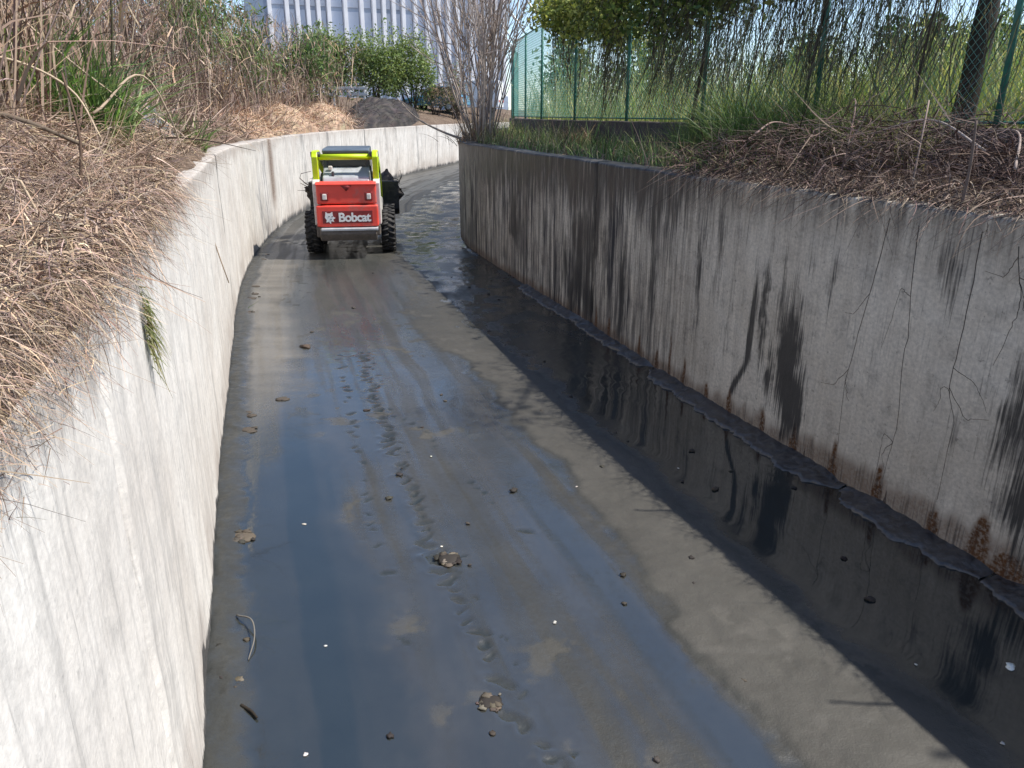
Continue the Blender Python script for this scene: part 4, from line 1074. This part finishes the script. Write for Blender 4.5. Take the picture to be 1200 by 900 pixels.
reed_clump('grass_clump', 'tall fresh green grass clump in front of the dark plinth', 3.0, 8.9, .75, 2200, 1.25, [(.10, .17, .05), (.14, .22, .06), (.19, .25, .09), (.07, .12, .035)], .014, 111)
reed_clump('grass_clump', 'smaller green grass clump beside the tall fresh one', 2.7, 10.2, .6, 1100, 1.0, [(.12, .18, .06), (.18, .23, .08)], .014, 112)
reed_clump('grass_clump', 'yellowing weedy clump between the fresh grass and the brush heap', 3.6, 8.0, .5, 900, 1.0, [(.24, .26, .10), (.30, .29, .13), (.17, .20, .07)], .012, 115)
reed_clump('grass_clump', 'straw coloured tuft with curled leaves against the plinth', 1.15, 15.2, .3, 300, .55, STRAW, .016, 113)
reed_clump('grass_clump', 'dark green low weeds at the foot of the plinth', 1.7, 13.4, .4, 300, .5, GREEN + DKGREEN, .014, 114)
for i, pts in enumerate([[(2.6, 5.3), (3.0, 5.9), (3.4, 6.7)], [(3.1, 4.9), (3.5, 5.6), (3.7, 6.4)], [(2.3, 6.2), (2.9, 6.9), (3.2, 8.0)], [(3.3, 5.6), (3.2, 6.2), (3.0, 6.8)], [(2.2, 7.3), (2.5, 7.7), (2.9, 7.9)]]):
    cane_on(pts, [.22 + .05 * i, .5, .38], .010, .004, [(.30, .23, .19), (.34, .27, .23), (.24, .17, .14), (.40, .34, .30), (.28, .2, .17)][i],
            ['brown twig arching over the purplish brush heap', 'pale twig on the brush heap nearest the fence', 'dark twig on the brush heap beside the green grass clump', 'palest short twig across the brush heap', 'reddish brown twig at the wall edge of the brush heap'][i], 'dry_branch', 'branch', 'bare twigs on the brush heap')

# ---------------------------------------------------------------- vines on the fence
def fence_pt(s):       # s in post numbers along FP
    i = np.clip(np.floor(s).astype(int), 0, len(FP) - 2); t = (s - i)[:, None]
    return FP[i] * (1 - t) + FP[i + 1] * t
def make_vines():
    r = np.random.default_rng(120)
    # leafy mat along the fence top
    for k, (s0, s1, n, label) in enumerate([(2.8, 4.9, 8500, 'dark leafy creeper draped thickly over the nearer fence top'), (4.9, 6.75, 7500, 'yellow green creeper coloured as if sunlit along the farther fence top')]):
        x0, y0 = fence_pt(np.array([s0]))[0]; root = empty('creeper', (x0, y0, FZ0)); o_ = np.array([x0, y0, FZ0]); tag(root, label, 'creeper')
        s = s0 + (s1 - s0) * r.random(n); p = fence_pt(s); edge = np.sin(np.pi * np.clip((s - 2.5) / 4.8, 0, 1)) ** .4
        dep = (.75 + .85 * fbm(s * 2.5, s * 0, 5)) * edge * (1 - .45 * sstep(5.2, 6.8, s))
        z = FZ1 + .18 + (fbm(s * 3, s * 0, 6) - .3) * .5 - dep * (r.random(n) ** 1.3) * 1.1 + .25 * r.random(n)
        off = r.normal(0, .26, n); P = np.stack([p[:, 0] + off, p[:, 1] + r.normal(0, .12, n), z], 1) - o_
        cols = [(.10, .15, .04), (.15, .20, .055), (.065, .10, .03), (.23, .25, .08)] if k == 0 else [(.30, .34, .09), (.38, .40, .12), (.18, .23, .06), (.12, .16, .05)]  # farther creeper's leaf colours brightened to put sunlight into them
        V, F, c = leaves(P, r.uniform(.06, .15, n), palette(cols, n, r, .25), r, .55, .4); mesh_np('foliage', V, F, M_leaf, root, c)
        m = 70; a = Acc()
        for i in range(m):
            s_ = np.array([r.uniform(s0, s1)]); q = fence_pt(s_)[0]; L = r.uniform(.5, 2.1); j = r.normal(0, .06, (4, 2))
            a.tube(np.array([[q[0] + j[e, 0], q[1] + j[e, 1], FZ1 + .15 - L * e / 3] for e in range(4)]) - o_, [.012, .009, .006, .004], 4, (.09, .07, .05))
        a.build('stems', M_twig, root)
    # hanging dry strands over all the near bays
    root = empty('dry_vine', (*FP[2], FZ0)); o_ = np.array([*FP[2], FZ0]); tag(root, 'dry dark vine strands hanging down over the fence mesh', 'vine')
    n = 4600; s = np.where(r.random(n) < .65, 2.2 + 3.2 * r.random(n), 1.2 + 5.6 * r.random(n)); p = fence_pt(s); z = r.uniform(3.3, 5.3, n); L = r.uniform(.4, 1.3, n)
    keep = (fbm(s * 2.3, s * 0, 33) > .36); p, z, L = p[keep], z[keep], L[keep]; n = len(z)
    d = np.stack([r.normal(-.15, .18, n), r.normal(0, .18, n), -np.ones(n)], 1); d /= np.linalg.norm(d, axis=1, keepdims=True); bend = r.normal(0, .16, (n, 3)); bend[:, 2] = 0
    b = np.stack([p[:, 0] + r.normal(0, .05, n), p[:, 1] + r.normal(0, .05, n), z], 1) - o_
    build_blades('strands', [blades(b, d, L, r.uniform(.005, .014, n), bend, palette([(.13, .11, .08), (.18, .16, .11), (.08, .07, .052), (.15, .17, .08)], n, r, .25), 5, .3, 13)], M_dry, root)
    for q_, rr in ((3.02, .020), (4.03, .030), (2.35, .014), (3.5, .012)):
        q = fence_pt(np.array([q_]))[0]; t = np.linspace(0, 1, 14)
        pts = np.stack([q[0] + .05 * np.sin(t * 7 + q_) - .05, q[1] + .05 * np.cos(t * 6), 2.05 + 3.1 * t], 1) - o_
        a = Acc(); a.tube(pts, np.linspace(rr, rr * .6, 14), 6, (.075, .06, .048)); a.build('stem', M_twig, root, True)
    m = 900; s = 1.6 + 1.9 * r.random(m); p = fence_pt(s); P = np.stack([p[:, 0] + r.normal(0, .08, m), p[:, 1] + r.normal(0, .08, m), r.uniform(3.6, 5.6, m)], 1) - o_
    V, F, c = leaves(P, r.uniform(.03, .08, m), palette([(.09, .10, .04), (.14, .12, .06), (.06, .07, .03)], m, r, .25), r, .35, .6); mesh_np('withered_leaves', V, F, M_leaf, root, c)
make_vines()

# ---------------------------------------------------------------- beyond the fence
def make_field():
    r = np.random.default_rng(130); n = 11000; y = 9 + 24 * r.random(n); x = fence_x(y) + .5 + (2 + y * .55) * r.random(n); z = hgt(x, y)
    d = rand_dirs(n, .22, r); L = r.uniform(.8, 2.3, n) * (.8 + .6 * fbm(x * .35, y * .35, 66)); bend = r.normal(0, .25, (n, 3)); bend[:, 2] = -r.uniform(0, .35, n)
    c = palette(YGREEN, n, r, .2); V, F, cc = blades(np.stack([x, y, z - .05], 1), d, L, r.uniform(.018, .045, n), bend, c, 4, .1, 14)
    tag(mesh_np('tall_grass', V, F, M_leaf, col=cc), 'tall yellow green grass of the field behind the fence', 'grass', kind='stuff')
make_field()
bush('field_tree', 'dense dark tree rising above the field grass behind the fence', 15.6, 31.5, 4.6, 2.6, 2.2, 3600, .24, DKGREEN, 141, None, 'tree', .14)
bush('field_tree', 'rounded olive tree next to the dark one beyond the field', 19.8, 33.5, 5.0, 2.4, 2.2, 3200, .24, DKGREEN + GREEN, 142, None, 'tree', .14)
bush('field_tree', 'paler bushy tree behind the field where sky shows through', 10.6, 30.5, 3.9, 2.2, 1.8, 2600, .22, GREEN + DKGREEN, 143, None, 'tree', .1)
bush('field_tree', 'low spreading tree seen through the middle of the fence', 5.6, 31.0, 3.7, 2.5, 1.8, 2600, .22, GREEN + YGREEN, 144, None, 'tree', .1)
bush('field_tree', 'low bushy tree seen through the far teal end of the fence', 2.6, 33.0, 4.0, 2.0, 1.8, 2200, .22, GREEN + YGREEN, 145, None, 'tree', .1)
bush('roadside_bush', 'leafy bush close behind the fence by the dark trunk', 7.0, 13.0, 1.9, 1.1, 1.0, 1700, .13, GREEN + YGREEN, 146, None, 'bush', .03)
def leaning_tree():
    r = np.random.default_rng(150); x0, y0 = 5.05, 9.2; zb = float(hgt(x0, y0))
    root = empty('leaning_tree', (x0, y0, zb)); tag(root, 'dark leaning tree trunk standing just behind the fence', 'tree')
    t = np.linspace(0, 1, 14); P = np.stack([.22 * t + .05 * np.sin(t * 5), .05 * np.sin(t * 4), -.1 + 4.6 * t], 1)
    a = Acc(); a.tube(P, np.linspace(.14, .07, 14) * (1 + .08 * np.sin(np.arange(14) * 1.9)), 9, (.05, .042, .036))
    tips = []
    for i in range(9):
        j = r.integers(7, 13); e = np.array([r.normal(.3, .7), r.normal(-.2, .7), r.uniform(.3, 1)]); e /= np.linalg.norm(e); L = r.uniform(.7, 1.5)
        q = [P[j], P[j] + e * L * .5 + (0, 0, .06), P[j] + e * L]; a.tube(q, [.045, .03, .012], 5, (.05, .042, .036)); tips += [q[1], q[2]]
    e = np.array([4.8 - x0, 6.75 - y0, 6.55 - zb]); q = [P[11], (P[11] + e) / 2 + (0, 0, .25), e]; a.tube(q, [.05, .035, .015], 6, (.05, .042, .036)); tips += [e, e, e, q[1]]  # unseen bough added to cast a leafy bump in the floor shadow
    a.build('trunk', M_twig, root, True)
    tips = np.array(tips); n = 2600; i = r.integers(len(tips), size=n); p = tips[i] + r.normal(0, .30, (n, 3)); p[:, 2] += .25
    V, F, c = leaves(p, r.uniform(.05, .11, n), palette(DKGREEN, n, r, .2), r, .5, .3); mesh_np('crown', V, F, M_leaf, root, c)
leaning_tree()
bush('unseen_shade_tree', 'unseen leafy tree added behind the fence to shade the brush heap', 9.3, 5.4, 5.6, 2.0, 2.3, 5200, .17, DKGREEN + GREEN, 151, None, 'tree', .13, cz=.6, core=22)  # tree outside the view, added to shade the brush

# ---------------------------------------------------------------- far left: building, rail, parked car
def make_building():
    R = empty('striped_building', (-19.0, 65, 1.9), rad(22)); tag(R, 'large blue grey building with white vertical fins beyond the hedge', 'building')
    wallm = mat_plain('blue_grey_cladding', (.42, .48, .58), .6, var=.12, nscale=.8, bump=0); finm = mat_plain('white_fin_metal', (.80, .80, .82), .5, var=.06, nscale=1.5, bump=0)
    pm, nt, b = new_mat('bluish_panel_glass'); tcn = N(nt, 'ShaderNodeTexCoord').outputs['Object']; nn = noise(nt, tcn, .6, 4)
    nt.links.new(mixc(nt, mapr(nt, nn, .35, .65), (.54, .60, .72), (.66, .68, .74)), b.inputs['Base Color']); b.inputs['Roughness'].default_value = .3
    bevel_box('wall', 0, 20, .2, 18, 0, 15, wallm, R, .05)
    bevel_box('parapet', -.3, 20.3, -.3, 18.3, 15, 15.6, finm, R, .05)
    bevel_box('base_course', -.1, 20.1, -.15, .21, 0, 2.2, wallm, R, .03)
    fm = None; r = np.random.default_rng(3); x = .4
    while x < 19.8:
        if fm is None: f = bevel_box('fin', -.15, .15, -.30, .22, 2.2, 15, finm, R, .02); fm = f.data
        else: f = bpy.data.objects.new('fin', fm); C.objects.link(f); f.parent = R
        f.location.x = x
        w = r.choice([.8, 1.0, 1.3])
        for z in (2.3, 5.5, 8.7, 11.9):
            if x + w < 19.95: bevel_box('pane', x + .2, x + w - .2, .12, .215, z, z + 2.9, pm, R, .01, 1)
        x += w
make_building()

def make_rail():
    R = empty('guard_rail', (-9.6, 43.2, float(hgt(-9.6, 43.2)))); tag(R, 'low white guard rail on the far bank', 'rail'); m = mat_plain('white_rail_paint', (.5, .5, .48), .5, var=.1)
    L = 2.0
    for z in (.75, 1.05): bevel_box('beam', 0, L, -.03, .03, z - .07, z + .07, m, R, .015)
    for x in (.2, 1.8): bevel_box('post', x - .05, x + .05, .032, .12, -.3, 1.15, m, R, .01)
make_rail()

def make_car(x, y, rz, body_col, label, h=1.5, L=4.2, van=False):
    z = float(hgt(x, y)); R = empty('parked_car', (x, y, z + .02), rz); tag(R, label, 'car' if not van else 'van')
    bm_ = mat_plain('car_paint_' + ('white' if van else 'blue'), body_col, .3, var=.05, nscale=3, bump=0); gl = mat_plain('car_glass', (.03, .04, .05), .1, var=.1, bump=0); ru = mat_plain('car_tyre_rubber', (.02, .02, .02), .8); rm = mat_plain('alloy', (.5, .5, .5), .4, .6)
    hw = .86; a = L / 2
    if van: poly = [(-a, .35), (-a, h * .95), (-a + .15, h), (a - 1.5, h), (a - .7, h * .55), (a - .05, h * .48), (a, .35)]
    else: poly = [(-a, .35), (-a, .85), (-a + .25, .95), (a - 1.1, .92), (a - .1, .72), (a, .35)]
    body = prism('body', poly, -hw, hw, bm_, R, .06)
    if not van:
        cab = prism('cabin', [(-a + .35, .93), (-a + .75, h), (a - 2.1, h), (a - 1.3, .92)], -.72, .72, bm_, R, .05)
        for s in (-1, 1): prism('window', [(-a + .6, .98), (-a + .85, h - .08), (a - 2.2, h - .08), (a - 1.6, .98)], s * .73 - .012, s * .73 + .012, gl, R, .004)
        prism('rear_window', [(-a + .40, 1.02), (-a + .68, h - .1), (-a + .72, h - .1), (-a + .44, 1.02)], -.6, .6, gl, R, .004)
    else:
        for s in (-1, 1): prism('window', [(a - 1.9, h * .62), (a - 1.9, h * .9), (a - 1.5, h * .9), (a - 1.0, h * .62)], s * hw - .012, s * hw + .012, gl, R, .004)
    for s in (-1, 1):
        for yy in (-a + .8, a - .8):
            w = empty('wheel', (s * .78, yy, .31)); w.parent = R
            lathe_x('tyre', [(-.1, .2), (-.1, .29), (-.06, .31), (.06, .31), (.1, .29), (.1, .2)], ru, w, 24); lathe_x('rim', [(-.09, .2), (-.07, 0), (.07, 0), (.09, .2)], rm, w, 16)
        bevel_box('tail_lamp', s * .72 - .1, s * .72 + .1, -a - .03, -a + .05, .7, .85, mat_plain('tail_red', (.5, .02, .02), .3), R, .01)
make_car(-4.9, 52.5, rad(70), (.06, .22, .36), 'blue car parked behind the bare shrub')
make_car(-3.0, 56.0, rad(80), (.8, .8, .8), 'white van parked beyond the blue car', 2.1, 4.6, True)

# ---------------------------------------------------------------- things lying on the channel floor
def clod(x, y, s, n, seed, label, cols, group=None, flat=.45, name='mud_clod', cat='clod'):
    r = np.random.default_rng(seed); a = Acc()
    ico = bmesh.new(); bmesh.ops.create_icosphere(ico, subdivisions=2, radius=1); ico.verts.ensure_lookup_table()
    base = np.array([v.co[:] for v in ico.verts]); tri = np.array([[v.index for v in f.verts] for f in ico.faces]); ico.free()
    if n > 1:
        p = base * (1 + .5 * (r.random((len(base), 1)) - .5)) * np.array([s * .75, s * .6, s * .10]); a.add(p, T=tri, col=np.array(cols[-1]))
    for i in range(n):
        k = s * r.uniform(.08, .28) if n > 1 else s * .5
        p = base * (1 + .9 * (r.random((len(base), 1)) - .5)) * np.array([k * r.uniform(.8, 1.5), k, k * flat * r.uniform(.6, 1.3)])
        an = r.uniform(0, 3); p = np.stack([p[:, 0] * math.cos(an) - p[:, 1] * math.sin(an), p[:, 0] * math.sin(an) + p[:, 1] * math.cos(an), p[:, 2]], 1)
        q = r.normal(0, s * .36, 2) if n > 1 else (0, 0); p += np.array([q[0], q[1], k * flat * .25]); a.add(p, T=tri, col=palette(cols, 1, r)[0])
    o = a.build(name, M_clod); o.location = (x, y, .004); tag(o, label, cat, group); return o
DK = [(.035, .03, .027), (.055, .047, .04), (.075, .062, .05)]; PALE = [(.10, .082, .062), (.065, .053, .042), (.15, .125, .095), (.035, .03, .026)]
clod(-2.48, 8.85, .11, 1, 1, 'single brown clod lying alone behind the loader', [(.09, .065, .05)])
clod(-2.26, 7.07, .09, 5, 2, 'small dark lump on the floor between the loader and near wall', DK)
clod(-1.78, 4.46, .12, 20, 3, 'larger crumbly dark clump of mud beside the sunlit wall foot', DK + PALE[:1])
clod(-1.5, 3.36, .09, 18, 4, 'dark clump of mud and twigs in the damp corner by the curved stick', DK)
clod(-1.38, 3.08, .08, 18, 5, 'crumbly brown clump just below the curved stick', DK + PALE)
clod(-.40, 4.2, .10, 26, 6, 'pale clump of dead leaves beside the tyre prints', PALE, name='leaf_clump', cat='leaves', flat=.25)
clod(-.10, 2.95, .08, 26, 7, 'pale gritty clump pressed into the nearest tyre prints', PALE, name='leaf_clump', cat='leaves', flat=.3)
r = np.random.default_rng(200); k = 0
for i in range(55):
    y = 2.4 + 11 * r.random() ** 1.6; A = r.uniform(.05, .93); x = float(XL(y) + (XR(y) - XL(y)) * A); s = r.uniform(.018, .05)
    clod(x, y, s, 1, 300 + i, 'tiny dark crumb of mud on the wet channel floor', DK, 'mud crumbs on the channel floor', .4, 'mud_crumb', 'crumb')
for i in range(12):
    y = 2.3 + 4 * r.random() ** 1.3; A = r.uniform(.08, .9); x = float(XL(y) + (XR(y) - XL(y)) * A); s = r.uniform(.010, .022)
    clod(x, y, s, 1, 400 + i, 'tiny pale fleck of litter on the wet channel floor', [(.6, .58, .54), (.45, .42, .38)], 'pale flecks on the channel floor', .3, 'litter_fleck', 'litter')
for i in range(16):
    y = 6 + 12 * r.random(); x = float(XL(y)) + r.uniform(.08, .25)
    clod(x, y, r.uniform(.05, .11), 3, 500 + i, 'dark dirt lump along the foot of the sunlit wall', DK, 'dirt lumps along the sunlit wall foot', .4, 'dirt_lump', 'dirt')
clod(2.53, 3.2, .045, 1, 8, 'white scrap of litter floating by the stained wall', [(.75, .75, .73)], None, .25, 'litter_scrap', 'litter')
cane([(-1.53, 3.60, .02), (-1.42, 3.52, .05), (-1.36, 3.38, .04), (-1.35, 3.24, .012)], 0.005, .003, (.16, .15, .135), 'pale curved stick lying by the sunlit wall foot', 'curved_stick', 'stick')
cane([(-1.28, 2.92, .012), (-1.22, 2.88, .014), (-1.18, 2.84, .012)], .008, .005, (.03, .025, .02), 'short dark twig in the clear pool', 'short_twig', 'stick')
# two bare sticks that stand on the coping of the stained wall and cast shadow bars on the mud
for (y, h, lab) in ((4.81, .55, 'bare upright stick on the stained wall coping by the brush heap'), (2.93, .62, 'bare upright stick on the stained wall coping nearest the bridge end')):
    x = float(XR(y)) + .12; cane([(x, y, 2.06), (x + .01, y, 2.06 + h * .5), (x, y + .01, 2.06 + h)], .011, .008, (.16, .12, .10), lab, 'standing_stick', 'stick')
